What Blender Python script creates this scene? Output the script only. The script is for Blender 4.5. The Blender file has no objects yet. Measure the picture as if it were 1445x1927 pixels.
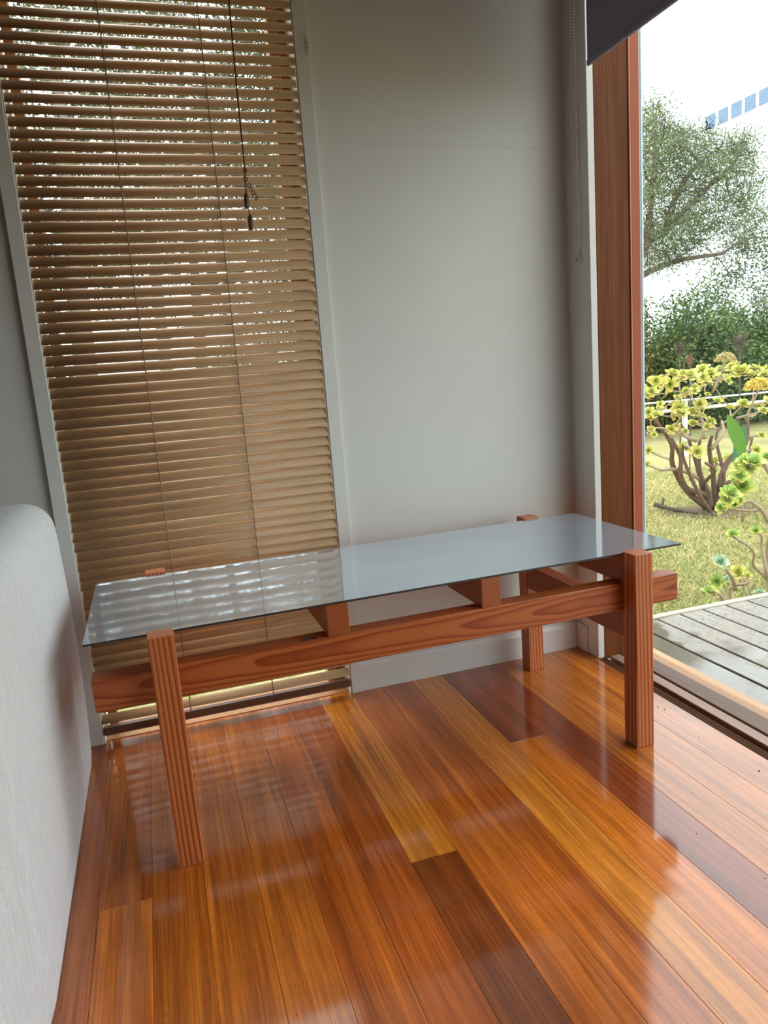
import bpy, bmesh, math, random
import numpy as np
from mathutils import Vector, Matrix

S = 0.85            # metres per layout unit (all coordinates below are layout units)
R = math.radians
SC = bpy.context.scene
COL = SC.collection
random.seed(7)
NR = np.random.default_rng(11)

# ------------------------------------------------------------------ camera
cam_d = bpy.data.cameras.new('camera')
cam = bpy.data.objects.new('camera', cam_d)
COL.objects.link(cam)
SC.camera = cam
cam_d.sensor_fit = 'HORIZONTAL'
cam_d.sensor_width = 36.0
cam_d.lens = 1383.81 / 1445 * 36.0
cam_d.clip_start = 0.02
cam_d.clip_end = 400
_m = Matrix.Rotation(-0.2943, 3, 'Z') @ Matrix.Rotation(-0.1881, 3, 'X') @ Matrix.Rotation(0.0766, 3, 'Y')
_m = _m @ Matrix(((1, 0, 0), (0, 0, -1), (0, 1, 0)))
cam.matrix_world = Matrix.Translation((0, 0, S)) @ _m.to_4x4()

# ------------------------------------------------------------------ sky, exposure
world = bpy.data.worlds.new('overcast_sky')
SC.world = world
world.use_nodes = True
wn, wl = world.node_tree.nodes, world.node_tree.links
wn.clear()
w_out = wn.new('ShaderNodeOutputWorld')
w_bg = wn.new('ShaderNodeBackground')
w_tc = wn.new('ShaderNodeTexCoord')
w_sep = wn.new('ShaderNodeSeparateXYZ')
w_ramp = wn.new('ShaderNodeValToRGB')
wl.new(w_tc.outputs['Generated'], w_sep.inputs[0])
wl.new(w_sep.outputs['Z'], w_ramp.inputs[0])
w_ramp.color_ramp.elements[0].position = 0.0
w_ramp.color_ramp.elements[0].color = (0.80, 0.92, 1.0, 1)
w_ramp.color_ramp.elements[1].position = 0.45
w_ramp.color_ramp.elements[1].color = (0.93, 0.97, 1.0, 1)
wl.new(w_ramp.outputs[0], w_bg.inputs[0])
w_bg.inputs[1].default_value = 3.6
wl.new(w_bg.outputs[0], w_out.inputs[0])

sun_d = bpy.data.lights.new('sun', 'SUN')
sun_d.energy = 2.2
sun_d.angle = R(25)
sun_d.color = (1.0, 0.95, 0.86)
sun = bpy.data.objects.new('sun', sun_d)
COL.objects.link(sun)
sun.rotation_euler = Vector((.12, -.50, -.86)).to_track_quat('-Z', 'Y').to_euler()

SC.view_settings.view_transform = 'Standard'
SC.view_settings.look = 'None'
SC.view_settings.gamma = 1.0
SC.view_settings.use_curve_mapping = False
SC.view_settings.exposure = 0.0
SC.cycles.max_bounces = 14
SC.cycles.diffuse_bounces = 8
SC.cycles.glossy_bounces = 6
SC.cycles.transparent_max_bounces = 24
SC.cycles.sample_clamp_indirect = 8.0
SC.cycles.use_denoising = True

# ------------------------------------------------------------------ helpers
class MB:
    """collects shapes; build() links them as one mesh object (layout units -> metres)"""
    def __init__(s):
        s.v, s.f, s.sm = [], [], []
    def add(s, vs, fs, smooth=False):
        o = len(s.v)
        s.v += [tuple(v) for v in vs]
        s.f += [tuple(i + o for i in f) for f in fs]
        s.sm += [smooth] * len(fs)
        return s
    def box(s, a, b, c=0.0):
        """box from corner a to corner b with chamfer c"""
        if c <= 0:
            x0, y0, z0 = a; x1, y1, z1 = b
            vs = [(x, y, z) for x in (x0, x1) for y in (y0, y1) for z in (z0, z1)]
            fs = [(0, 1, 3, 2), (4, 6, 7, 5), (0, 4, 5, 1), (2, 3, 7, 6), (0, 2, 6, 4), (1, 5, 7, 3)]
            return s.add(vs, fs)
        bm = bmesh.new()
        bmesh.ops.create_cube(bm, size=1)
        for v in bm.verts:
            v.co = Vector([(a[i] + b[i]) / 2 + v.co[i] * (b[i] - a[i]) for i in range(3)])
        bmesh.ops.bevel(bm, geom=bm.edges[:], offset=c, segments=1, affect='EDGES')
        bm.verts.index_update()
        s.add([v.co.copy() for v in bm.verts], [[v.index for v in f.verts] for f in bm.faces])
        bm.free()
        return s
    def tube(s, pts, rad, n=6, cap=True):
        pts = [Vector(p) for p in pts]
        if not hasattr(rad, '__len__'):
            rad = [rad] * len(pts)
        vs, fs = [], []
        prev = None
        for i, p in enumerate(pts):
            d = (pts[min(i + 1, len(pts) - 1)] - pts[max(i - 1, 0)])
            d = d.normalized() if d.length > 1e-9 else Vector((0, 0, 1))
            if prev is None:
                prev = d.orthogonal().normalized()
            u = (prev - d * prev.dot(d))
            u = u.normalized() if u.length > 1e-6 else d.orthogonal().normalized()
            prev = u
            w = d.cross(u)
            for k in range(n):
                t = 2 * math.pi * k / n
                vs.append(p + (u * math.cos(t) + w * math.sin(t)) * rad[i])
        for i in range(len(pts) - 1):
            for k in range(n):
                k2 = (k + 1) % n
                fs.append((i * n + k, i * n + k2, (i + 1) * n + k2, (i + 1) * n + k))
        if cap:
            fs.append(tuple(range(n - 1, -1, -1)))
            fs.append(tuple((len(pts) - 1) * n + k for k in range(n)))
        return s.add(vs, fs, True)
    def lathe(s, prof, c=(0, 0, 0), n=14):
        vs, fs = [], []
        for r, z in prof:
            for k in range(n):
                t = 2 * math.pi * k / n
                vs.append((c[0] + r * math.cos(t), c[1] + r * math.sin(t), c[2] + z))
        for i in range(len(prof) - 1):
            for k in range(n):
                k2 = (k + 1) % n
                fs.append((i * n + k, i * n + k2, (i + 1) * n + k2, (i + 1) * n + k))
        fs.append(tuple(range(n - 1, -1, -1)))
        fs.append(tuple((len(prof) - 1) * n + k for k in range(n)))
        return s.add(vs, fs, True)
    def ball(s, c, r, n=6):
        return s.lathe([(r * math.sin(math.pi * i / 4 + (0.12 if i == 0 else (-0.12 if i == 4 else 0))), -r * math.cos(math.pi * i / 4)) for i in range(5)], c, n)
    def mesh(s, name):
        me = bpy.data.meshes.new(name)
        me.from_pydata([(x * S, y * S, z * S) for x, y, z in s.v], [], s.f)
        me.polygons.foreach_set('use_smooth', s.sm)
        me.update()
        return me
    def build(s, name, m, parent=None, loc=None, kind=None):
        return obj(name, s.mesh(name), m, parent, loc, kind)

def obj(name, me, m, parent=None, loc=None, kind=None):
    o = bpy.data.objects.new(name, me)
    COL.objects.link(o)
    if m is not None and not me.materials:
        me.materials.append(m)
    if parent is not None:
        o.parent = parent
    if loc is not None:
        o.location = Vector(loc) * S
    if kind:
        o['kind'] = kind
    return o

def empty(name, loc, label, cat, group=None, rz=0):
    o = bpy.data.objects.new(name, None)
    COL.objects.link(o)
    o.empty_display_size = 0.05
    o.location = Vector(loc) * S
    o.rotation_euler = (0, 0, rz)
    o['label'] = label
    o['category'] = cat
    if group:
        o['group'] = group
    return o

def tag(o, label=None, cat=None, group=None, kind=None):
    for k, v in (('label', label), ('category', cat), ('group', group), ('kind', kind)):
        if v:
            o[k] = v
    return o

def struct(name, mb, m, label):
    o = mb.build(name, m)
    return tag(o, label, kind='structure')

def big_mesh(name, verts, nper):
    """fast mesh of many separate polygons of nper corners; verts (n, nper, 3) in layout units"""
    n = len(verts)
    me = bpy.data.meshes.new(name)
    me.vertices.add(n * nper)
    me.vertices.foreach_set('co', (verts.reshape(-1) * S).astype(np.float32))
    me.loops.add(n * nper)
    me.loops.foreach_set('vertex_index', np.arange(n * nper, dtype=np.int32))
    me.polygons.add(n)
    me.polygons.foreach_set('loop_start', np.arange(0, n * nper, nper, dtype=np.int32))
    me.polygons.foreach_set('loop_total', np.full(n, nper, dtype=np.int32))
    me.update()
    return me

def leaf_quads(c, length, width, up=0.0):
    """diamond leaves at centres c (n,3), random directions"""
    n = len(c)
    d = NR.normal(size=(n, 3)); d[:, 2] += up
    d /= np.linalg.norm(d, axis=1, keepdims=True)
    e = NR.normal(size=(n, 3))
    e -= d * (e * d).sum(1, keepdims=True)
    e /= np.linalg.norm(e, axis=1, keepdims=True)
    L = (length * NR.uniform(.6, 1.3, n))[:, None]
    W = (width * NR.uniform(.6, 1.3, n))[:, None]
    return np.stack([c - d * L / 2, c + e * W / 2, c + d * L / 2, c - e * W / 2], axis=1)

# ------------------------------------------------------------------ materials
class NT:
    def __init__(s, name):
        s.m = bpy.data.materials.new(name)
        s.m.use_nodes = True
        s.n, s.l = s.m.node_tree.nodes, s.m.node_tree.links
        s.b = s.n['Principled BSDF']
        s.out = s.n['Material Output']
    def new(s, t, **k):
        x = s.n.new('ShaderNode' + t)
        for a, v in k.items():
            setattr(x, a, v)
        return x
    def link(s, a, b):
        s.l.new(a, b)
    def math(s, op, a, b=None, c=None):
        x = s.new('Math', operation=op)
        for i, v in enumerate((a, b, c)):
            if v is None:
                continue
            if isinstance(v, (int, float)):
                x.inputs[i].default_value = v
            else:
                s.link(v, x.inputs[i])
        return x.outputs[0]
    def comb(s, x, y, z):
        c = s.new('CombineXYZ')
        for i, v in enumerate((x, y, z)):
            if isinstance(v, (int, float)):
                c.inputs[i].default_value = v
            else:
                s.link(v, c.inputs[i])
        return c.outputs[0]
    def noise(s, vec, scale, detail=3, rough=.55):
        x = s.new('TexNoise')
        x.inputs['Scale'].default_value = scale
        x.inputs['Detail'].default_value = detail
        x.inputs['Roughness'].default_value = rough
        if vec is not None:
            s.link(vec, x.inputs['Vector'])
        return x.outputs['Fac']
    def ramp(s, fac, stops, interp='LINEAR'):
        x = s.new('ValToRGB')
        cr = x.color_ramp
        cr.interpolation = interp
        while len(cr.elements) < len(stops):
            cr.elements.new(.5)
        for e, (p, c) in zip(cr.elements, stops):
            e.position = p
            e.color = (*c, 1) if len(c) == 3 else c
        s.link(fac, x.inputs[0])
        return x.outputs[0]
    def mix(s, fac, a, b, mode='MIX'):
        x = s.new('MixRGB', blend_type=mode)
        for i, v in ((0, fac), (1, a), (2, b)):
            if isinstance(v, (int, float)):
                x.inputs[i].default_value = v
            elif isinstance(v, tuple):
                x.inputs[i].default_value = (*v, 1)
            else:
                s.link(v, x.inputs[i])
        return x.outputs[0]
    def bump(s, h, strength=.2, dist=.002):
        x = s.new('Bump')
        x.inputs['Strength'].default_value = strength
        x.inputs['Distance'].default_value = dist
        s.link(h, x.inputs['Height'])
        s.link(x.outputs[0], s.b.inputs['Normal'])
    def base(s, c, rough=.5, metal=0.0, spec=None):
        if isinstance(c, tuple):
            s.b.inputs['Base Color'].default_value = (*c, 1)
        else:
            s.link(c, s.b.inputs['Base Color'])
        if isinstance(rough, (int, float)):
            s.b.inputs['Roughness'].default_value = rough
        else:
            s.link(rough, s.b.inputs['Roughness'])
        s.b.inputs['Metallic'].default_value = metal
        if spec is not None:
            s.b.inputs['Specular IOR Level'].default_value = spec
        return s.m
    def oc(s):
        return s.new('TexCoord').outputs['Object']
    def rnd(s):
        return s.new('ObjectInfo').outputs['Random']
    def sep(s, v):
        x = s.new('SeparateXYZ')
        s.link(v, x.inputs[0])
        return x.outputs

def plain(name, c, rough=.5, metal=0.0, spec=None, var=.06, scale=25, bump=0):
    t = NT(name)
    n = t.noise(t.oc(), scale, 4)
    col = t.mix(n, tuple(x * (1 - var) for x in c), tuple(min(1, x * (1 + var)) for x in c))
    if bump:
        t.bump(n, bump, .002)
    return t.base(col, rough, metal, spec)

def fir(name, axis, cb, cc, ringw, tilt_b=0.0, tilt_c=0.0, wob=.006,
        light=(.62, .33, .175), mid=(.50, .225, .105), dark=(.27, .085, .03)):
    """softwood with growth rings: cylinders round an axis along the piece"""
    t = NT(name)
    X = t.sep(t.oc())
    i = 'XYZ'.index(axis)
    a, b, c = X[i], X[(i + 1) % 3], X[(i + 2) % 3]
    rnd = t.math('MULTIPLY', t.rnd(), 9.0)
    nv = t.comb(t.math('ADD', t.math('MULTIPLY', a, 2.2), rnd), t.math('MULTIPLY', b, 7.0), t.math('MULTIPLY', c, 7.0))
    n1 = t.math('SUBTRACT', t.noise(nv, 1.6, 2), .5)
    bb = t.math('ADD', t.math('SUBTRACT', b, cb), t.math('ADD', t.math('MULTIPLY', a, tilt_b), t.math('MULTIPLY', n1, wob * 4)))
    cd = t.math('ADD', t.math('SUBTRACT', c, cc), t.math('MULTIPLY', a, tilt_c))
    r = t.math('SQRT', t.math('ADD', t.math('MULTIPLY', bb, bb), t.math('MULTIPLY', cd, cd)))
    r = t.math('ADD', r, t.math('MULTIPLY', n1, wob))
    ph = t.math('FRACT', t.math('DIVIDE', r, ringw))
    col = t.ramp(ph, [(0, light), (.45, mid), (.82, dark), (.93, dark), (1.0, light)])
    fv = t.comb(t.math('MULTIPLY', a, 8), t.math('MULTIPLY', b, 260), t.math('MULTIPLY', c, 260))
    fib = t.noise(fv, 1.0, 3)
    col = t.mix(.35, col, t.mix(fib, mid, light), 'SOFT_LIGHT')
    t.bump(fib, .08, .001)
    return t.base(col, .36, 0, .45)

def timber(name, axis, c, rough=.4, var=.35, sx=3, sy=90, coat=0.0):
    """straight grained hardwood"""
    t = NT(name)
    X = t.sep(t.oc())
    i = 'XYZ'.index(axis)
    k = [sy, sy, sy]; k[i] = sx
    o = t.math('MULTIPLY', t.rnd(), 31.0)
    v = t.comb(*[t.math('ADD', t.math('MULTIPLY', X[j], k[j]), o) for j in range(3)])
    n = t.noise(v, 1.0, 5, .6)
    k2 = [sy / 6] * 3; k2[i] = sx / 2
    v2 = t.comb(*[t.math('ADD', t.math('MULTIPLY', X[j], k2[j]), o) for j in range(3)])
    n2 = t.noise(v2, 1.0, 2)
    col = t.ramp(n, [(.25, tuple(x * (1 - var) for x in c)), (.7, tuple(min(1, x * (1 + var * .6)) for x in c))])
    col = t.mix(.5, col, t.ramp(n2, [(.3, tuple(x * (1 - var) for x in c)), (.7, c)]))
    t.bump(n, .12, .001)
    t.b.inputs['Coat Weight'].default_value = coat
    return t.base(col, rough)

M = {}
# painted plaster and trim
t = NT('wall_paint')
n = t.noise(t.oc(), 6, 5)
n2 = t.noise(t.oc(), 180, 2)
t.bump(n2, .05, .001)
M['wall'] = t.base(t.mix(n, (.655, .625, .575), (.695, .665, .615)), .62, 0, .3)
M['trim'] = plain('trim_paint', (.70, .67, .62), .35, var=.03)
M['ceiling'] = timber('ceiling_boards', 'Y', (.22, .11, .05), .5)  # unseen ceiling; dark boards chosen to cut bounce light
M['wall_dim'] = plain('low_bounce_wall_paint', (.34, .29, .24), .7, var=.03)  # unseen walls only, toned darker than the end wall to lower bounce light
M['reveal'] = plain('reveal_paint', (.70, .62, .50), .45, var=.05)

# floor boards: tone comes from each board's object colour, grain from noise
t = NT('floor_board')
X = t.sep(t.oc())
oi = t.new('ObjectInfo')
off = t.math('MULTIPLY', oi.outputs['Random'], 57.0)
px = t.math('ADD', X[0], off)
py = t.math('ADD', X[1], off)
warp = t.noise(t.comb(t.math('MULTIPLY', px, 9), t.math('MULTIPLY', py, 1.6), 0), 1.0, 2)
pxw = t.math('ADD', px, t.math('MULTIPLY', warp, .012))
g1 = t.noise(t.comb(t.math('MULTIPLY', pxw, 420), t.math('MULTIPLY', py, 7), off), 1.0, 4, .65)
g2 = t.noise(t.comb(t.math('MULTIPLY', pxw, 70), t.math('MULTIPLY', py, 2.0), off), 1.0, 3, .6)
g3 = t.noise(t.comb(t.math('MULTIPLY', pxw, 22), t.math('MULTIPLY', py, .7), off), 1.0, 2)
fid = t.noise(t.comb(t.math('MULTIPLY', px, 16), t.math('MULTIPLY', py, 120), off), 1.0, 2)
base = oi.outputs['Color']
col = t.mix(1.0, base, t.ramp(g3, [(.3, (.66, .58, .50)), (.7, (1.15, 1.14, 1.12))]), 'MULTIPLY')
col = t.mix(.85, col, t.ramp(g2, [(.30, (.62, .53, .44)), (.66, (1.2, 1.2, 1.18))]), 'MULTIPLY')
col = t.mix(.75, col, t.ramp(g1, [(.30, (.50, .39, .31)), (.62, (1.22, 1.22, 1.2))]), 'MULTIPLY')
col = t.mix(.16, col, t.ramp(fid, [(.35, (.72, .68, .6)), (.65, (1.15, 1.15, 1.15))]), 'MULTIPLY')
vor = t.new('TexVoronoi')
t.link(t.comb(t.math('MULTIPLY', px, 9), t.math('MULTIPLY', py, 5), off), vor.inputs['Vector'])
knot = t.ramp(vor.outputs['Distance'], [(.035, (.12, .08, .05)), (.06, (1, 1, 1))])
col = t.mix(.8, col, knot, 'MULTIPLY')
rgh = t.math('ADD', .035, t.math('MULTIPLY', t.noise(t.comb(t.math('MULTIPLY', px, 5), t.math('MULTIPLY', py, 5), 0), 1.0, 4), .13))
t.bump(g1, .05, .0006)
t.b.inputs['Coat Weight'].default_value = 1.0
t.link(rgh, t.b.inputs['Coat Roughness'])
t.b.inputs['Coat IOR'].default_value = 1.7
M['board'] = t.base(col, .45, 0, .10)
M['subfloor'] = plain('subfloor', (.05, .025, .01), .8)

# table
M['leg'] = fir('fir_leg', 'Z', .075, .052, .0064, .004, .01, .0022, light=(.60, .245, .090), mid=(.50, .175, .055), dark=(.27, .064, .016))
M['beam'] = fir('fir_beam', 'X', .030, .004, .0042, .016, .006, .0035, light=(.48, .165, .048), mid=(.45, .145, .042), dark=(.28, .066, .016))
M['cross'] = fir('fir_cross', 'Y', .10, -.055, .0050, .0, .01, .0012, light=(.50, .190, .065), mid=(.40, .130, .040), dark=(.19, .044, .012))
t = NT('brushed_metal')
X = t.sep(t.oc())
sm = t.noise(t.comb(t.math('MULTIPLY', X[0], 3.0), t.math('MULTIPLY', X[1], 7.0), 0), 1.6, 2, .5)
fi = t.noise(t.comb(t.math('MULTIPLY', X[0], 9), t.math('MULTIPLY', X[1], 240), 0), 1.0, 3)
col = t.mix(sm, (.54, .61, .70), (.68, .75, .83))
rgh = t.math('ADD', .015, t.math('MULTIPLY', sm, .11))
M['steel'] = t.base(col, rgh, .70)
M['steel_edge'] = plain('cut_steel_edge', (.055, .042, .040), .45, .3)
M['bolt'] = plain('dark_knot', (.02, .012, .01), .7)

# blind
t = NT('blind_slat_wood')
X = t.sep(t.oc())
o = t.math('MULTIPLY', t.rnd(), 40)
g = t.noise(t.comb(t.math('ADD', t.math('MULTIPLY', X[0], 9), o), t.math('ADD', t.math('MULTIPLY', X[1], 260), o), 0), 1.0, 4)
g2 = t.noise(t.comb(t.math('ADD', t.math('MULTIPLY', X[0], 3), o), o, 0), 1.0, 2)
col = t.ramp(g, [(.25, (.46, .285, .145)), (.7, (.68, .455, .255))])
col = t.mix(.35, col, t.ramp(g2, [(.3, (.44, .285, .155)), (.7, (.68, .475, .28))]))
t.bump(g, .06, .0006)
M['slat'] = t.base(col, .42, 0, .4)
tl = t.new('BsdfTranslucent')
t.link(t.mix(1.0, col, (1.0, .80, .55), 'MULTIPLY'), tl.inputs[0])
mx = t.new('MixShader'); mx.inputs[0].default_value = .26
t.link(t.b.outputs[0], mx.inputs[1]); t.link(tl.outputs[0], mx.inputs[2]); t.link(mx.outputs[0], t.out.inputs[0])
M['rail'] = timber('blind_rail_wood', 'X', (.16, .07, .04), .4)
M['cord'] = plain('cord', (.30, .20, .14), .8)
M['pullcord'] = plain('pull_cord', (.10, .045, .03), .8)
M['tassel'] = timber('tassel_wood', 'Z', (.12, .05, .025), .45)

# window and door joinery
M['sash'] = timber('oiled_sash', 'Z', (.50, .24, .10), .45)
M['jamb'] = timber('door_jamb_wood', 'Z', (.19, .056, .014), .5, .6, 4, 170)
M['jamb'].node_tree.nodes['Principled BSDF'].inputs['Specular IOR Level'].default_value = .12
M['redframe'] = plain('red_brown_paint', (.42, .115, .052), .5, 0.0, .2, var=.04)
M['redlip_lit'] = plain('red_brown_lip_lit', (.55, .21, .10), .4, var=.04)  # frame colour lightened: light caught on the proud edge is painted in
M['spacer'] = plain('grey_spacer', (.50, .58, .62), .4, .2)
M['sill_dark'] = timber('sill_brown', 'Y', (.085, .032, .014), .85)
M['sill_dark'].node_tree.nodes['Principled BSDF'].inputs['Specular IOR Level'].default_value = .1
M['sill_pink'] = timber('sill_pink', 'Y', (.42, .25, .18), .5)
M['sill_grey'] = timber('sill_grey', 'Y', (.27, .185, .15), .8)
M['sill_orange'] = timber('sill_orange', 'Y', (.58, .31, .15), .5)
M['black'] = plain('dark_groove', (.012, .009, .008), .6)
t = NT('deck_board')
X = t.sep(t.oc())
o = t.math('MULTIPLY', t.rnd(), 31)
g = t.noise(t.comb(t.math('ADD', t.math('MULTIPLY', X[0], 120), o), t.math('ADD', t.math('MULTIPLY', X[1], 5), o), 0), 1.0, 4)
geo = t.new('NewGeometry')
sp = t.noise(geo.outputs['Position'], 90, 3)
wet = t.noise(geo.outputs['Position'], 2.6, 3)
wetm = t.ramp(wet, [(.48, (0, 0, 0)), (.53, (1, 1, 1))])
col = t.ramp(g, [(.25, (.125, .105, .082)), (.7, (.26, .235, .195))])
col = t.mix(.4, col, t.ramp(sp, [(.35, (.11, .095, .075)), (.65, (.29, .265, .225))]))
col = t.mix(wetm, col, t.mix(.6, col, (.09, .07, .05)))
rgh = t.math('SUBTRACT', .62, t.math('MULTIPLY', wetm, .57))
t.bump(g, .12, .001)
M['deck'] = t.base(col, rgh, 0, .8)
M['deck_edge'] = timber('deck_edge', 'X', (.42, .37, .29), .7)

t = NT('pane_glass')
t.n.remove(t.b)
tr = t.new('BsdfTransparent'); tr.inputs[0].default_value = (.96, .985, .98, 1)
gl = t.new('BsdfGlossy'); gl.inputs['Roughness'].default_value = 0.0
lw = t.new('LayerWeight'); lw.inputs[0].default_value = .5
fr = t.math('ADD', .025, t.math('MULTIPLY', t.math('POWER', lw.outputs['Facing'], 5.0), .9))
mx = t.new('MixShader')
t.link(fr, mx.inputs[0]); t.link(tr.outputs[0], mx.inputs[1]); t.link(gl.outputs[0], mx.inputs[2])
t.link(mx.outputs[0], t.out.inputs[0])
M['glass'] = t.m
t = NT('privacy_film')
tr = t.new('BsdfTransparent'); tr.inputs[0].default_value = (.40, .455, .515, 1)
t.n.remove(t.b)
t.link(tr.outputs[0], t.out.inputs[0])
M['film'] = t.m
t = NT('clear_plastic')
M['clear'] = t.base((.75, .72, .66), .15)
t.b.inputs['Alpha'].default_value = .35
M['screw'] = plain('screw', (.05, .04, .035), .4, .5)
M['bead'] = plain('bead_chain', (.93, .91, .86), .25)
t = NT('roller_fabric')
nn = t.noise(t.oc(), 900, 1)
t.bump(nn, .1, .0005)
M['roller'] = t.base(t.mix(nn, (.27, .26, .33), (.33, .315, .39)), .85, 0, .2)

# sofa fabric: woven rib
t = NT('sofa_fabric')
X = t.sep(t.oc())
wv = t.noise(t.comb(t.math('MULTIPLY', X[0], 60), t.math('MULTIPLY', X[1], 330), t.math('MULTIPLY', X[2], 22)), 1.0, 3, .6)
w2 = t.noise(t.comb(t.math('MULTIPLY', X[0], 420), t.math('MULTIPLY', X[1], 420), t.math('MULTIPLY', X[2], 420)), 1.0, 2)
col = t.ramp(wv, [(.3, (.54, .53, .53)), (.7, (.78, .77, .77))])
col = t.mix(.4, col, t.ramp(w2, [(.35, (.54, .53, .53)), (.65, (.80, .79, .79))]))
t.bump(t.math('ADD', wv, t.math('MULTIPLY', w2, .6)), .5, .002)
M['sofa'] = t.base(col, .9, 0, .15)
t.b.inputs['Sheen Weight'].default_value = .2

# plants
def leafmat(name, stops, transl=.3, rough=.5, heart=None):
    t = NT(name)
    g = t.new('NewGeometry')
    col = t.ramp(g.outputs['Random Per Island'], stops)
    if heart:
        ln = t.new('VectorMath', operation='LENGTH')
        t.link(t.oc(), ln.inputs[0])
        col = t.mix(t.ramp(ln.outputs['Value'], [(.12, (1, 1, 1)), (.55, (0, 0, 0))]), col, heart)
    t.base(col, rough, 0, .3)
    tl = t.new('BsdfTranslucent')
    t.link(col, tl.inputs[0])
    mx = t.new('MixShader')
    mx.inputs[0].default_value = transl
    t.link(t.b.outputs[0], mx.inputs[1]); t.link(tl.outputs[0], mx.inputs[2])
    t.link(mx.outputs[0], t.out.inputs[0])
    return t.m
M['leaf_tree'] = leafmat('tea_tree_leaf', [(0, (.075, .115, .06)), (.5, (.15, .205, .095)), (.85, (.25, .31, .13)), (1, (.29, .27, .20))], .35)
M['leaf_hedge'] = leafmat('hedge_leaf', [(0, (.045, .085, .035)), (.5, (.10, .17, .06)), (.85, (.20, .28, .09)), (1, (.32, .36, .12))], .3)
M['leaf_hedge2'] = leafmat('olive_hedge_leaf', [(0, (.06, .085, .035)), (.5, (.13, .16, .055)), (.85, (.25, .27, .09)), (1, (.34, .30, .12))], .3)
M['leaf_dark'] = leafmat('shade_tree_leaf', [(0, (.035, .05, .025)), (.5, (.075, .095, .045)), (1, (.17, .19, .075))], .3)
M['bark'] = plain('bark', (.20, .155, .125), .85, var=.4, scale=18, bump=.4)
M['bark_dark'] = plain('bark_dark', (.11, .08, .065), .85, var=.4, scale=18, bump=.4)
M['bark_pink'] = plain('bark_pink', (.26, .19, .16), .85, var=.4, scale=9, bump=.4)
M['stem'] = plain('succulent_stem', (.40, .31, .21), .8, var=.4, scale=35, bump=.3)
M['stem_dark'] = plain('succulent_trunk', (.15, .088, .06), .85, var=.5, scale=30, bump=.4)
M['rosette'] = leafmat('rosette_leaf', [(0, (.44, .46, .10)), (.4, (.62, .60, .15)), (.8, (.75, .68, .21)), (1, (.78, .60, .22))], .25, .35, (.26, .36, .05))
M['rosette_green'] = leafmat('rosette_green_leaf', [(0, (.24, .40, .09)), (.4, (.38, .54, .12)), (.75, (.56, .64, .17)), (1, (.78, .66, .18))], .25, .35, (.20, .36, .08))
M['rosette_pale'] = leafmat('rosette_pale_leaf', [(0, (.34, .48, .30)), (.5, (.48, .60, .40)), (1, (.66, .72, .48))], .25, .35, (.22, .40, .24))
M['flower'] = leafmat('flower_head', [(0, (.34, .26, .11)), (.5, (.55, .46, .20)), (1, (.74, .68, .34))], .2)
M['flower_yellow'] = leafmat('flower_head_yellow', [(0, (.48, .32, .09)), (.5, (.74, .58, .13)), (1, (.86, .76, .20))], .2)
M['seed'] = leafmat('seed_head', [(0, (.06, .035, .03)), (1, (.15, .09, .075))], .1)
M['seed_red'] = leafmat('seed_head_red', [(0, (.20, .07, .03)), (1, (.40, .17, .07))], .1)
M['bigleaf'] = leafmat('broad_leaf', [(0, (.10, .24, .04)), (1, (.13, .28, .05))], .35, .35)
M['bigleaf2'] = leafmat('broad_leaf_blue', [(0, (.07, .17, .09)), (1, (.08, .19, .10))], .3, .35)
t = NT('lawn')
g = t.new('NewGeometry')
a = t.noise(g.outputs['Position'], 1.1, 4)
b = t.noise(g.outputs['Position'], 28, 5, .7)
col = t.ramp(a, [(.38, (.20, .25, .075)), (.50, (.36, .33, .14)), (.62, (.52, .42, .21))])
col = t.mix(.45, col, t.ramp(b, [(.35, (.17, .18, .06)), (.65, (.60, .50, .27))]))
t.bump(b, .6, .02)
M['lawn'] = t.base(col, .9, 0, .1)
M['blade'] = leafmat('grass_blade', [(0, (.16, .26, .06)), (.35, (.30, .36, .11)), (.6, (.55, .46, .21)), (1, (.72, .60, .34))], .3)
M['white'] = plain('white_paint', (.62, .63, .64), .4, var=.03)
M['roofgrey'] = plain('grey_roof', (.42, .47, .52), .5)
M['shedwall'] = plain('shed_wall', (.36, .40, .43), .6)
M['dirt'] = plain('dirt', (.03, .022, .018), .9)
M['soil'] = plain('mulch', (.14, .085, .06), .95, var=.5, scale=60, bump=.6)

# ------------------------------------------------------------------ room shell
D = 2.1526          # skirting plane of the end wall
YW = D + .012       # wall plane
XR = 1.3347         # inner face of the glazed wall
XL, YB, ZC = -4.2, -4.6, 2.85
WX0, WX1, WZ1 = -.2485, .5005, 2.42     # window opening
floor = struct('floor', MB().box((XL, YB, -.12), (1.3247, YW, -.022)), M['subfloor'], 'glossy varnished hardwood strip floor of mixed golden and red boards')
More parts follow.
